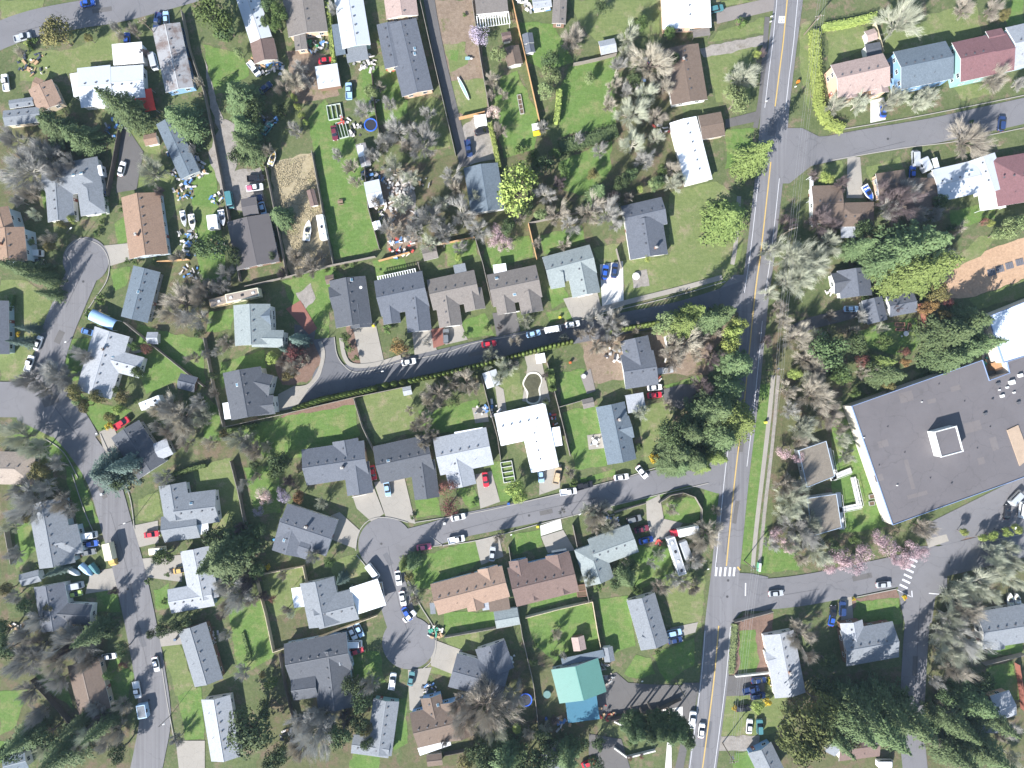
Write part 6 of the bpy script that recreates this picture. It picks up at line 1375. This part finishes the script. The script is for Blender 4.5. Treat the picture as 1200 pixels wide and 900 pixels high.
# ---- small things
def simple(name,px,py,a,fn,label,cat,z=0):
    x,y=W(px,py,z+.5); r=empty(name,(x,y,0.16),math.radians(a)); fn(r); tag(r,label,cat); return r
def part(r,name,mat,f): m=MB(); f(m); o=m.build(name,mat); o.parent=r; return o
def mat_c(n,c,ro=.6): return plain('col_'+n,c,ro)
def torus(m,R,r_,z,n=28,k=6):
    rs=[[((R+r_*math.cos(6.2832*j/k))*math.cos(6.2832*i/n),(R+r_*math.cos(6.2832*j/k))*math.sin(6.2832*i/n),z+r_*.7*math.sin(6.2832*j/k)) for j in range(k)] for i in range(n+1)]
    m.rings(rs,cap=False)
def trampoline(R):
    def f(r):
        part(r,'bouncing_mat',mat_c('black',(.03,.03,.04)),lambda m:m.tube((0,0,.82),(0,0,.86),R*.86,R*.86,28)); part(r,'padding_ring',mat_c('blue',(.03,.12,.60)),lambda m:torus(m,R*.93,.20,.9))
        for i in range(6): a=i*math.pi/3; part(r,'leg',DARK,lambda m:m.tube((R*.9*math.cos(a),R*.9*math.sin(a),-.16),(R*.9*math.cos(a),R*.9*math.sin(a),.85),.04,.04,6))
    return f
simple('trampoline',435,147,0,trampoline(2.0),'round trampoline with blue edge, upper left green yard','trampoline')
simple('trampoline',616,819,0,trampoline(2.0),'round trampoline with vivid blue ring in the shade below the slate roof','trampoline')
def table(n=4,c=(.7,.7,.7),R=.8):
    def f(r):
        part(r,'table_top',mat_c('tt%.1f'%c[0],c),lambda m:m.tube((0,0,.70),(0,0,.75),R,R,16)); part(r,'leg',DARK,lambda m:m.tube((0,0,-.1),(0,0,.7),.06,.06,6))
        for i in range(n):
            a=i*6.283/n+.4; part(r,'chair',TRIM,lambda m:(m.box(1.35*math.cos(a),1.35*math.sin(a),.35,.42,.5,.5,a),m.box(1.6*math.cos(a),1.6*math.sin(a),.42,.85,.06,.5,a)))
    return f
def tab(px,py,lab,**k): simple('patio_set',px,py,10,table(**k),lab,'patio set')
tab(562,481,'white patio chairs around a dark table on the square pad behind the white-covered house',c=(.05,.05,.05)); tab(697,518,'cluttered white patio set on a brown pad left of the blue-grey roof'); tab(598,771,'round table and chairs on the rear deck of the slate house')
tab(745,324,'round white fire bowl ring set in a gravel circle on the large lawn',n=0,c=(.75,.75,.72),R=1.1); tab(684,441,'round fire pit table in the pebble-shaped patio',n=0,c=(.5,.5,.48),R=.7)
tab(1061,391,'small white garden table beside the timber beds above the school',n=2); tab(323,456+0,'white garden table by the yellow-green shrub',n=2) if False else None
def frame(L,w,nx,c,h=.35,fill=(.12,.08,.05)):
    def f(r):
        C_=mat_c('fr%.2f%.2f'%(c[0],c[1]),c)
        for i in range(nx+1): part(r,'crosspiece',C_,lambda m:m.box(-L/2+L*i/nx,0,-.1,h,.16,w-.01))
        for s in (-1,1): part(r,'side_board',C_,lambda m:m.box(0,s*w/2,-.1,h-.004,L+.16,.14))
        if fill: part(r,'soil',mat_c('soil',fill,.95),lambda m:m.box(0,0,-.1,h-.12,L-.1,w-.1))
    return f
simple('raised_bed',610,122,-80,frame(5.8,1.1,4,(.4,.38,.34)),'narrow raised planting bed in the long green yard beside the cedar fence','planter')
simple('pergola',595,553,-80,frame(6.2,3.4,4,(.62,.62,.60),.4,None),'white timber frame grid on the lawn left of the white L-shaped roof driveway','frame')
simple('raised_bed',1055,380,0,frame(2.8,1.0,1,(.45,.22,.15)),'upper terracotta-coloured raised bed on the small lawn above the school','planter'); simple('raised_bed',1055.5,386,0,frame(2.6,.8,1,(.45,.22,.15)),'lower terracotta-coloured raised bed on the small lawn above the school','planter'); simple('raised_bed',1066,383,80,frame(2.2,.8,1,(.45,.22,.15)),'upright terracotta-coloured raised bed right of the other two above the school','planter')
simple('raised_bed',681,689,5,frame(2.8,1.8,1,(.25,.14,.1)),'upper brown raised bed right of the maroon-brown gabled roof','planter'); simple('raised_bed',682,696,5,frame(2.8,1.6,1,(.25,.14,.1)),'lower brown raised bed right of the maroon-brown gabled roof','planter')
simple('timber_frame',392,131,10,frame(4.2,4.4,3,(.45,.5,.45),.5,None),'upper grey-green timber frame grid on the long green lawn','frame'); simple('timber_frame',401,152,15,frame(2.8,4.8,3,(.45,.5,.45),.5,None),'lower grey-green timber frame grid beside the maroon car','frame')
simple('raised_bed',1022,582,10,frame(1.5,1.2,1,(.3,.3,.28)),'upper small planter on the grass right of the portables','planter'); simple('raised_bed',1022,590,10,frame(1.5,1.2,1,(.3,.3,.28)),'lower small planter on the grass right of the portables','planter')
simple('raised_bed',374,63+90,10,frame(1,1,1,(.3,.3,.3)),'x','x') if False else None
simple('trellis',955,244,0,frame(1.2,3.4,1,(.7,.72,.75),.4,None),'upper white rectangular frame beside the brown roofs right of the main road','frame'); simple('trellis',954,259,0,frame(1.2,3.0,1,(.7,.72,.75),.4,None),'lower white rectangular frame beside the brown roofs right of the main road','frame')
# field pads
for i,(x_,y_) in enumerate(((1163,319),(1173,315),(1184,311),(1196,307))):
    def f(r):
        for u in (-.9,-.3,.3,.9): part(r,'slat',mat_c('padgrey',(.14,.14,.16),.9),lambda m:m.box(u,0,-.15,.06,.42,2.0,0))
    simple('ground_grid',x_,y_,15,f,('first','second','third','fourth')[i]+' dark square grid from the left in the row on the brown dirt field','grid')
# swimming pool
def pool():
    cx,cy=W(624,458); r=empty('swimming_pool',(cx,cy,0)); pts=poly('616,444 620,439 627,438 632,441 634,447 631,456 632,464 630,470 624,472 618,469 619,460 614,451')
    P=[W(*p) for p in smooth(pts+[pts[0]],5)[:-1]]; c0=Vector((cx,cy)); O=[tuple(c0+(Vector(p)-c0)*1.0+ (Vector(p)-c0).normalized()*.55) for p in P]
    m=MB(); n=len(P)
    m.add([(x,y,.30) for x,y in O]+[(x,y,.30) for x,y in P]+[(x,y,.0) for x,y in O]+[(x,y,.05) for x,y in P],[(i,(i+1)%n,n+(i+1)%n,n+i) for i in range(n)]+[(2*n+i,2*n+(i+1)%n,(i+1)%n,i) for i in range(n)]+[(n+i,n+(i+1)%n,3*n+(i+1)%n,3*n+i) for i in range(n)])
    m.build('coping',surf('pool_coping',(.68,.64,.55),.1),r)
    m=MB(); m.add([(x,y,.2) for x,y in P],[tuple(range(n))]); m.build('water',surf('pool_water_murky',(.09,.085,.05),.4,.35,1,.12,.6),r)
    tag(r,'kidney-shaped swimming pool with murky water and pale coping','swimming pool')
pool()
# bins, mailboxes, small clutter --------------------------------------------------
def bin_(c):
    def f(r): part(r,'bin_body',mat_c('bin%.2f%.2f'%(c[0],c[2]),c),lambda m:m.rings([rr(-.3,.3,.28,-.16,.05),rr(-.36,.36,.33,.9,.06)])); part(r,'lid',mat_c('binlid%.2f'%c[2],mul(c,.8)),lambda m:m.rings([rr(-.4,.42,.36,.905,.08),rr(-.36,.36,.32,1.0,.1)]))
    return f
BN='''935 96 .65,.22,.03 orange utility drum on the verge right of the main road
867 0 .6,.6,.6 x
596 590 .03,.12,.45 blue wheeled bin at the kerb above the lower street
630 617 .7,.6,.05 yellow wheeled bin at the lawn corner below the lower street
438 382 .7,.6,.05 yellow wheeled bin between the first two row houses
656 372 .65,.5,.05 yellow planter on the lawn below the grey roof
808 43 .03,.15,.5 x
668 425 .6,.15,.04 orange bucket in the earth garden beside the pool yard
322 632 .1,.35,.65 bright blue bin beside the diagonal slate house
26 878 .05,.15,.6 bright blue bin beside the bottom-left deck
765 541 .7,.55,.05 yellow hydrant-like box above the lower street right end
897 495 .75,.7,.1 small yellow post on the green roadside strip
640 842 .04,.1,.35 blue bin in the shade below the teal roof
1060 700 .75,.7,.03 yellow round box at the corner lawn by the crosswalk
308 195 .6,.4,.02 yellow-orange crate beside the black pickup
1050 336 .03,.15,.5 blue tarp bundle beside the small slate cottages
141 545 .5,.5,.5 x
120 579 .6,.62,.62 pale mailbox at the kerb under the blue-green conifer
521 613 .7,.7,.68 small pale box at the kerb opposite the white sedan
882 96 .7,.7,.7 x
206 749 .10,.16,.26 dark blue bin at the top of a driveway, lower left
596 474 .6,.6,.6 x
'''
for ln in BN.strip().splitlines():
    a=ln.split(' ',3)
    if a[3]=='x': continue
    simple('wheeled_bin' if 'bin' in a[3] else 'street_box',float(a[0]),float(a[1]),10,bin_(tuple(float(v) for v in a[2].split(','))),a[3],'bin' if 'bin' in a[3] else 'box')
for x_,y_,lab in ((931,103,'white mailbox beside the orange drum on the verge'),(903,21,'upper white mailbox left of the main road, near the top'),(902,27,'lower white mailbox left of the main road, near the top'),(897,120,'white mailbox at the drive of the dark brown garage'),(79,401,'white lamp-like mailbox at the kerb left of the cross-shaped roof'),(115,508,'pale mailbox at the curved kerb above the concrete drive'),(599,626,'white mailbox at the left lawn corner below the lower street'),(829,666,'white sign post beside the left end of the zebra crossing'),(752,877-80,'white ball lamp in the oval lawn bed')):
    def f(r): part(r,'post',POLEM,lambda m:m.tube((0,0,-.16),(0,0,1.0),.05,.05,6)); part(r,'box',TRIM,lambda m:m.rings([rr(-.3,.3,.14,1.0,.05),rr(-.3,.3,.14,1.25,.1)]))
    simple('mailbox',x_,y_,20,f,lab,'mailbox')
def lamp(px,py,a,lab):
    def f(r):
        part(r,'lamp_post',DARK,lambda m:m.tube((0,0,-.1),(0,0,7),.09,.06,8)); part(r,'arm',DARK,lambda m:m.tube((0,0,6.9),(1.9,0,7.3),.05,.04,6)); part(r,'lamp_head',TRIM,lambda m:m.rings([rr(1.6,2.4,.14,7.2,.1),rr(1.65,2.35,.12,7.38,.1)]))
    simple('street_lamp',px,py,a,f,lab,'street lamp')
lamp(96,279,40,'street lamp at the head of the left cul-de-sac'); lamp(155,610,20,'street lamp on the left road kerb opposite the winged house'); lamp(1166,620,70,'street lamp between school car park and the mossy trees'); lamp(200,838,30,'street lamp right of the left road near the bottom'); lamp(446,437,10,'street lamp on the pavement at the upper cul-de-sac corner'); lamp(670,601,30,'street lamp at the kerb near the concrete and white driveway')
def sign(r):
    part(r,'post',DARK,lambda m:m.tube((0,0,-.16),(0,0,2.3),.04,.04,6)); part(r,'sign_plate',mat_c('signgreen',(.02,.28,.10)),lambda m:m.box(0,0,1.7,2.3,1.6,.05))
simple('traffic_cabinet',889,664,85,lambda r:(part(r,'cabinet_body',mat_c('cabgreen',(.12,.42,.25)),lambda m:m.rings([rr(-1.3,1.3,.4,-.16,.08),rr(-1.3,1.3,.4,1.3,.08)])),part(r,'lid',TRIM,lambda m:m.box(0,0,1.305,1.38,2.5,.7))),'pale green cabinet with white lid at the zebra crossing corner','cabinet')
# clutter piles: rubble of planks and scrap, each pile a thing
def pile(px,py,R,n,cols,lab,seed=1):
    r_=random.Random(seed)
    def f(r):
        mbs=[MB() for _ in cols]
        for i in range(n):
            a=r_.uniform(0,6.3); q=R*math.sqrt(r_.random()); z=r_.uniform(-.1,.4); mbs[i%len(cols)].box(q*math.cos(a),q*math.sin(a)*.8,z,z+r_.uniform(.05,.45),r_.uniform(.3,1.7),r_.uniform(.2,.8),r_.uniform(0,3.1))
        M_=MB()
        for j,mb in enumerate(mbs): M_.add(mb.v,mb.f,j)
        global PO; PO=M_
    x,y=W(px,py,.3); f(None); PO.v=[(p[0]+x,p[1]+y,p[2]+.16) for p in PO.v]
    o=PO.build('scrap_pile',[mat_c('scrap%.2f%.2f'%(c[0],c[2]),c,.7) for c in cols],None,(x,y,0)); tag(o,lab,'scrap pile'); o['kind']='stuff'
w_=(.62,.58,.55);b_=(.10,.22,.45);k_=(.06,.06,.07);o_=(.42,.28,.16);g_=(.3,.3,.3);R_=(.5,.08,.06)
for a in ((470,215,4.2,46,(w_,g_,(.5,.42,.38)),'upper whitish scrap heap among bare trees right of the long lawn'),(466,236,4.0,50,(w_,g_,w_),'largest whitish scrap heap among bare trees right of the long lawn'),(486,249,1.6,8,(w_,w_),'two small white objects below the whitish scrap heaps'),(455,213,2.0,12,(w_,g_),'narrow pale rubbish heap beside the tin shed'),(448,205,3,14,(k_,g_,b_),'dark scrap pile above the tin shed'),
 (470,290,4.5,40,(w_,b_,w_,R_),'long white and pink debris strip beside the cedar fence'),(216,200,4,34,(w_,k_,b_,o_),'dark and white junk at the top of the cluttered green strip'),(228,193,3,20,(w_,b_,g_),'blue and white junk right of the narrow grey mobile home'),(214,228,3.2,18,(o_,w_,b_),'brown and blue junk pile beside the fence in the green strip'),(255,233,2.2,14,(k_,b_,w_),'small dark junk pile beside the parked teal van'),(222,290,4,20,(w_,b_,g_),'white and blue scraps along the fence below the boats'),
 (255,288,2.5,12,(g_,b_,o_),'low blue and brown scraps below the boxy white trailer'),(369,52,4,36,(w_,b_,(.05,.25,.12),g_,k_),'colourful clutter in the recess of the peach-gabled mobile home'),(312,77,3.5,26,(w_,o_,b_),'clutter between the white pickup and the brown-and-grey shed'),(428,74,3.5,26,(w_,g_,w_),'white clutter below the pale blue-roofed mobile home'),(462,80,2.4,12,(w_,R_,g_),'red and white clutter left of the long slate mobile home'),
 (36,72,4.6,22,((.05,.06,.09),(.05,.06,.09),o_),'dark and tan furniture scattered on the lawn left of the autumn tree'),(44,79,3.4,8,(o_,w_,w_),'white and orange boards on the lawn above the orange-roofed house'),(135,148,4,22,(g_,b_,(.1,.1,.1)),'planters and blue box in the yard above a white sedan'),(403,140,2,10,(w_,R_),'white and red bits inside the upper timber frame'),(416,152,2.5,14,(w_,g_,k_),'grey and white bits left of the round trampoline'),(764,445,3,16,(R_,w_,o_),'colourful clutter along the lower wall of the charcoal house'),
 (776,152,3.2,14,(w_,w_,R_),'white clutter left of the narrow white roof'),(722,415,3.4,24,(g_,w_,k_),'grey clutter left of the charcoal cross-gabled house'),(576,478,3,22,(w_,b_,k_,g_),'narrow strip of clutter left of the white L-shaped roof'),(646,495,3.2,24,(w_,R_,k_,b_),'clutter strip between white L-shaped roof and fence'),(715,610,2.6,14,(w_,b_,g_),'white and blue scraps in the tan garden above the blue-grey hipped roof'),(710,836,3.2,18,(R_,k_,o_),'red machinery and dark equipment right of the blue tarpaulin roof'),
 (657,848,3,16,(o_,w_,b_),'tan and blue clutter left of the blue tarpaulin roof'),(400,830,4,24,(w_,k_,b_,o_),'blue and white clutter at the lower corner of the navy complex roof'),(340,860,3,16,(w_,k_,o_),'small clutter beside the pale blue car at the bottom'),(505,806,2.4,16,(w_,k_,b_),'black and white equipment at the drive of the dark brown house'),(510,740,2.6,18,(w_,(.05,.3,.2),o_),'white and green garden ornaments beside the lowest cul-de-sac'),(479,785,1,5,(w_,k_),'x'),
 (45,728,3,20,(w_,g_,k_),'pale clutter in the shade below the left grey shed'),(760,612,1.6,6,(w_,R_),'x'),(772,637,1.2,5,(R_,w_),'small red and white garden ornament beside three parked cars'),(1051,345,2.6,16,((.6,.12,.02),b_,(.6,.12,.02)),'bright orange and blue clutter between the two small slate cottages'),(975,345,2,12,(w_,w_),'white clutter left of the small slate house'),(1104,228,2.2,14,(R_,b_,w_,o_),'red and blue bits at the left wall of the white metal roof'),
 (901,800,2.0,12,(k_,(.6,.5,.05),w_),'bins and yellow clutter left of the white gabled house'),(1160,425,2,8,((.05,.3,.25),o_),'green container in the corner of the school'),(1044,20,1.5,6,(w_,o_),'x'),(634,8,3,20,(w_,g_,b_,o_),'pale and blue clutter beside the top-edge white house end'),(618,10,2,10,(w_,g_),'grey and white clutter in the small paved yard at the top edge'),(1075,255,2.6,14,(w_,b_,g_),'blue and white clutter shaded by the dark bare tree'),(430,700,0.6,2,(k_,k_),'x'),(247,745,2.6,12,(w_,w_,g_),'white scraps at the top of the vegetable garden'),(205,178,2.5,16,(w_,k_,b_),'dark and white junk at the lower end of the narrow grey mobile home'),(219,215,2.6,16,(w_,b_,k_),'blue tarps and white junk in the middle of the cluttered green strip'),(236,205,2,12,(w_,w_,o_),'white tarp-covered heap near the lane fence in the green strip'),(219,278,3,18,(b_,w_,g_),'blue scraps between the two boats and the fence'),(223,320,3,16,(w_,b_,g_),'long blue-white scraps at the lower end of the cluttered strip'),
 (300,75,2.2,14,(w_,o_,k_),'junk around the nose of the white pickup, upper left'),(322,80,3,18,(b_,w_,g_),'blue and grey junk right of the white pickup, upper left'),(316,140,2.4,12,(b_,g_,k_),'scraps beside the dark teal car between conifers'),(436,118,2,10,(g_,w_),'pale scraps above the round trampoline'),(430,205,2.4,14,(k_,w_,b_),'dark scraps between the two sheds right of the long lawn'),(455,252,3,18,(g_,w_,k_),'grey scraps right of the tiny white shed'),(497,215,2,10,(o_,g_),'brown and grey scraps on the bare plot, upper centre'),
 (765,70,2.4,12,(g_,R_,b_),'scattered red and blue bits under the big tan tree, top centre'),(755,100,2.6,12,(w_,g_,b_),'pale clutter below the big tan tree, top centre'),(612,490,1.5,6,(w_,w_),'x'),(340,770,2.4,14,(b_,k_,g_),'blue clutter at the left end of the two boats'),(20,735,2.6,14,(w_,g_,o_),'faded clutter under trees near the lower left edge'),(440,240,2,12,(k_,w_),'dark clutter just right of the tin shed'),(490,730,1.2,8,(w_,k_,b_),'x'),(700,790,5,50,((.35,.3,.26),(.28,.24,.2),g_),'grey-brown gravel rubble bank right of the teal roof'),(782,840,3,26,(w_,(.5,.46,.42),w_),'whitish rockery beneath the tall pine row')):
    if a[5]!='x': pile(*a,seed=int(a[0]*3+a[1]))
# garden swing / slide
simple('play_slide',628,154,-80,lambda r:(part(r,'slide_roof',mat_c('yel',(.7,.5,.03)),lambda m:(m.box(1.2,0,1.9,2.0,1.6,2.2),m.box(.9,0,2.0,2.3,.6,1.6))),part(r,'play_tower',TRIM,lambda m:(m.box(-.6,0,-.1,1.7,2.2,1.8),m.box(-.6,0,1.7,1.8,2.5,2.1)))),'small play house with yellow roof in the long green yard','play house')
simple('picnic_table',399,237,10,lambda r:(part(r,'table_top',mat_c('pt',(.25,.17,.12)),lambda m:m.box(0,0,.7,.75,1.6,.8)),part(r,'bench',mat_c('pt',(.25,.17,.12)),lambda m:(m.box(0,.75,.35,.4,1.6,.25),m.box(0,-.75,.35,.4,1.6,.25))),part(r,'leg',DARK,lambda m:(m.box(-.6,0,-.1,.7,.08,.7),m.box(.6,0,-.1,.7,.08,.7)))),'brown picnic table alone on the long bright green lawn','picnic table')
simple('hot_tub',641,813,0,lambda r:(part(r,'tub_shell',mat_c('tubg',(.08,.16,.15)),lambda m:m.tube((0,0,-.1),(0,0,.8),1.1,1.1,20)),part(r,'cover',mat_c('tubc',(.12,.22,.20)),lambda m:m.tube((0,0,.805),(0,0,.9),1.15,1.15,20))),'round dark green hot tub left of the teal roof','hot tub')
simple('satellite_dish',423,337,0,lambda r:(part(r,'dish',TRIM,lambda m:m.rings([[(q*math.cos(i*.5236),q*math.sin(i*.5236),z) for i in range(12)] for q,z in ((.08,5.0),(.42,5.18),(.45,5.2))])),part(r,'mast',DARK,lambda m:m.tube((0,0,3.2),(0,0,5.0),.04,.04,6))),'white satellite dish on the right slope of the slate gabled house','satellite dish',4.6)
simple('wheelbarrow',548,69,0,lambda r:(part(r,'tray',mat_c('wb',(.25,.4,.45)),lambda m:m.rings([rr(-.5,.5,.3,.3,.1),rr(-.7,.7,.5,.7,.15)])),part(r,'handle',TRIM,lambda m:m.box(1,0,.5,.56,.9,.5))),'small teal cart on the dry grass strip beside the paved lane','cart')
# dry grass tufts in the field
r_=random.Random(5); m=MB()
def inpoly(x,y,P):
    c=False
    for i in range(len(P)):
        (x1,y1),(x2,y2)=P[i-1],P[i]
        if (y1>y)!=(y2>y) and x<(x2-x1)*(y-y1)/(y2-y1)+x1: c=not c
    return c
FP=poly('318,192 364,182 388,308 342,318 326,240')
for i in range(5200):
    x=r_.uniform(316,390); y=r_.uniform(180,320)
    if not inpoly(x,y,FP) or 352<x<388 and 256<y<288: continue
    if noise.noise(Vector((x*.06,y*.06,3)))<-.28: continue
    X,Y=W(x,y); k=r_.uniform(.25,.6)
    for j in range(4):
        a=r_.uniform(0,6.28); d=Vector((math.cos(a),math.sin(a),0)); s=Vector((-d.y,d.x,0))*.07; b0=Vector((X,Y,.05)); m.add([b0-s,b0+s,b0+d*k*.8+Vector((0,0,k*.8))],[(0,1,2)])
o=m.build('tall_dry_grass',surf('dry_stalks',(.40,.34,.22),.3,.3,3,.9)); o['kind']='stuff'; o['label']='tufted tall dry grass covering the fenced field'; o['category']='dry grass'
# ---------------------------------------------------------------- labels
DIRS=['right of','upper right of','above','upper left of','left of','lower left of','below','lower right of']
def describe(desc,px,py,prep):
    best=sorted(LAND,key=lambda l:(l[1]-px)**2+(l[2]-py)**2)[0]
    a=math.atan2(best[2]-py,px-best[1]); d=DIRS[int(round(a/(math.pi/4)))%8]
    return '%s%s %s the %s'%(desc,(' '+prep if prep else ''),d,best[0])
groups={}
for o,desc,px,py,prep in PEND:
    t=describe(desc,px,py,prep); groups.setdefault(t,[]).append((o,px,py))
NUM=['first','second','third','fourth','fifth','sixth','seventh','eighth','ninth','tenth','eleventh','twelfth']
NN={2:'two',3:'three',4:'four',5:'five',6:'six',7:'seven',8:'eight',9:'nine'}
PL_=lambda s:s
mx=0
for t,L in groups.items():
    if len(L)==1: lab=[t]
    else:
        sx=max(p[1] for p in L)-min(p[1] for p in L); sy=max(p[2] for p in L)-min(p[2] for p in L)
        hor=sx>=sy; L.sort(key=lambda p:p[1] if hor else p[2]); n=len(L)
        names=[]
        for i in range(n):
            if i==0: q='leftmost' if hor else 'topmost'
            elif i==n-1: q='rightmost' if hor else 'lowest'
            elif n==3: q='middle'
            else: q=NUM[i]+(' from left' if hor else ' from top')
            names.append(q)
        lab=[q+' '+t for q in names]
    for (o,px,py),l in zip(L,lab):
        w=l.split()
        if len(w)>16: mx+=1; w=w[:16]; print('LONG',l)
        o['label']=l
al={}
for o in bpy.data.objects:
    if o.parent is None and 'label' in o.keys(): al.setdefault(o['label'],[]).append(o)
for k,v in al.items():
    if len(v)>1 and 'group' not in v[0].keys(): print('DUP',len(v),k)
    if not 4<=len(k.split())<=16: print('WORDS',len(k.split()),k)
# groups for repeats
GR={'car':'vehicles parked along streets and drives','van':'vehicles parked along streets and drives','pickup truck':'vehicles parked along streets and drives','tree':'trees of the neighbourhood','shrub':'garden shrubs','fence':'garden fences','house':'houses of the neighbourhood','shed':'garden sheds','boat':'boats stored in yards','utility pole':'utility poles','street lamp':'street lamps','mailbox':'mailboxes','hedge':'clipped hedges','scrap pile':'clutter piles in yards'}
for o in bpy.data.objects:
    if o.parent is None and 'category' in o.keys() and 'group' not in o.keys() and o['category'] in GR: o['group']=GR[o['category']]
# ---------------------------------------------------------------- light, sky, camera
AZ,EL=217.0,33.5
w=bpy.data.worlds.new('World'); sc.world=w; w.use_nodes=True; nt=w.node_tree; bg=nt.nodes['Background']
sky=nt.nodes.new('ShaderNodeTexSky'); sky.sky_type='NISHITA'; sky.sun_disc=False; sky.sun_elevation=math.radians(EL); sky.sun_rotation=math.radians(AZ); sky.air_density=1.2; sky.dust_density=.6; sky.ozone_density=1.5; sky.altitude=60
nt.links.new(sky.outputs[0],bg.inputs['Color']); bg.inputs['Strength'].default_value=.092
sl=bpy.data.lights.new('sun','SUN'); sl.energy=5.0; sl.angle=math.radians(.53); sl.color=(1,.975,.94)
so=bpy.data.objects.new('sun',sl); COL.objects.link(so)
d=Vector((-math.sin(math.radians(AZ))*math.cos(math.radians(EL)),-math.cos(math.radians(AZ))*math.cos(math.radians(EL)),-math.sin(math.radians(EL))))
so.rotation_euler=d.to_track_quat('-Z','Y').to_euler(); so.location=(0,0,100)
cam=bpy.data.cameras.new('camera'); co_=bpy.data.objects.new('camera',cam); COL.objects.link(co_); co_.location=(0,0,HC); co_.rotation_euler=(0,0,0)
cam.sensor_fit='HORIZONTAL'; cam.sensor_width=36; cam.lens=36*HC/(1200*S); cam.clip_end=3000; cam.clip_start=1
sc.camera=co_
vs=sc.view_settings; vs.view_transform='Standard'; vs.look='None'; vs.gamma=1; vs.use_curve_mapping=False; vs.exposure=1.10
sc.render.engine='CYCLES'; sc.render.resolution_x=1024; sc.render.resolution_y=768



# thin clear-day air between the drone and the ground
hm=bpy.data.materials.new('haze_air'); hm.use_nodes=True; nt=hm.node_tree; nt.nodes.clear()
out=nt.nodes.new('ShaderNodeOutputMaterial'); pv=nt.nodes.new('ShaderNodeVolumePrincipled'); pv.inputs['Color'].default_value=(.55,.74,1,1); pv.inputs['Density'].default_value=.00008; pv.inputs['Anisotropy'].default_value=0
nt.links.new(pv.outputs[0],out.inputs['Volume'])
m=MB(); m.box(0,0,-1,205,1840,1840,0); o=m.build('haze',hm); o['kind']='stuff'; o['label']='thin pale blue haze between the drone and the neighbourhood'; o['category']='haze'
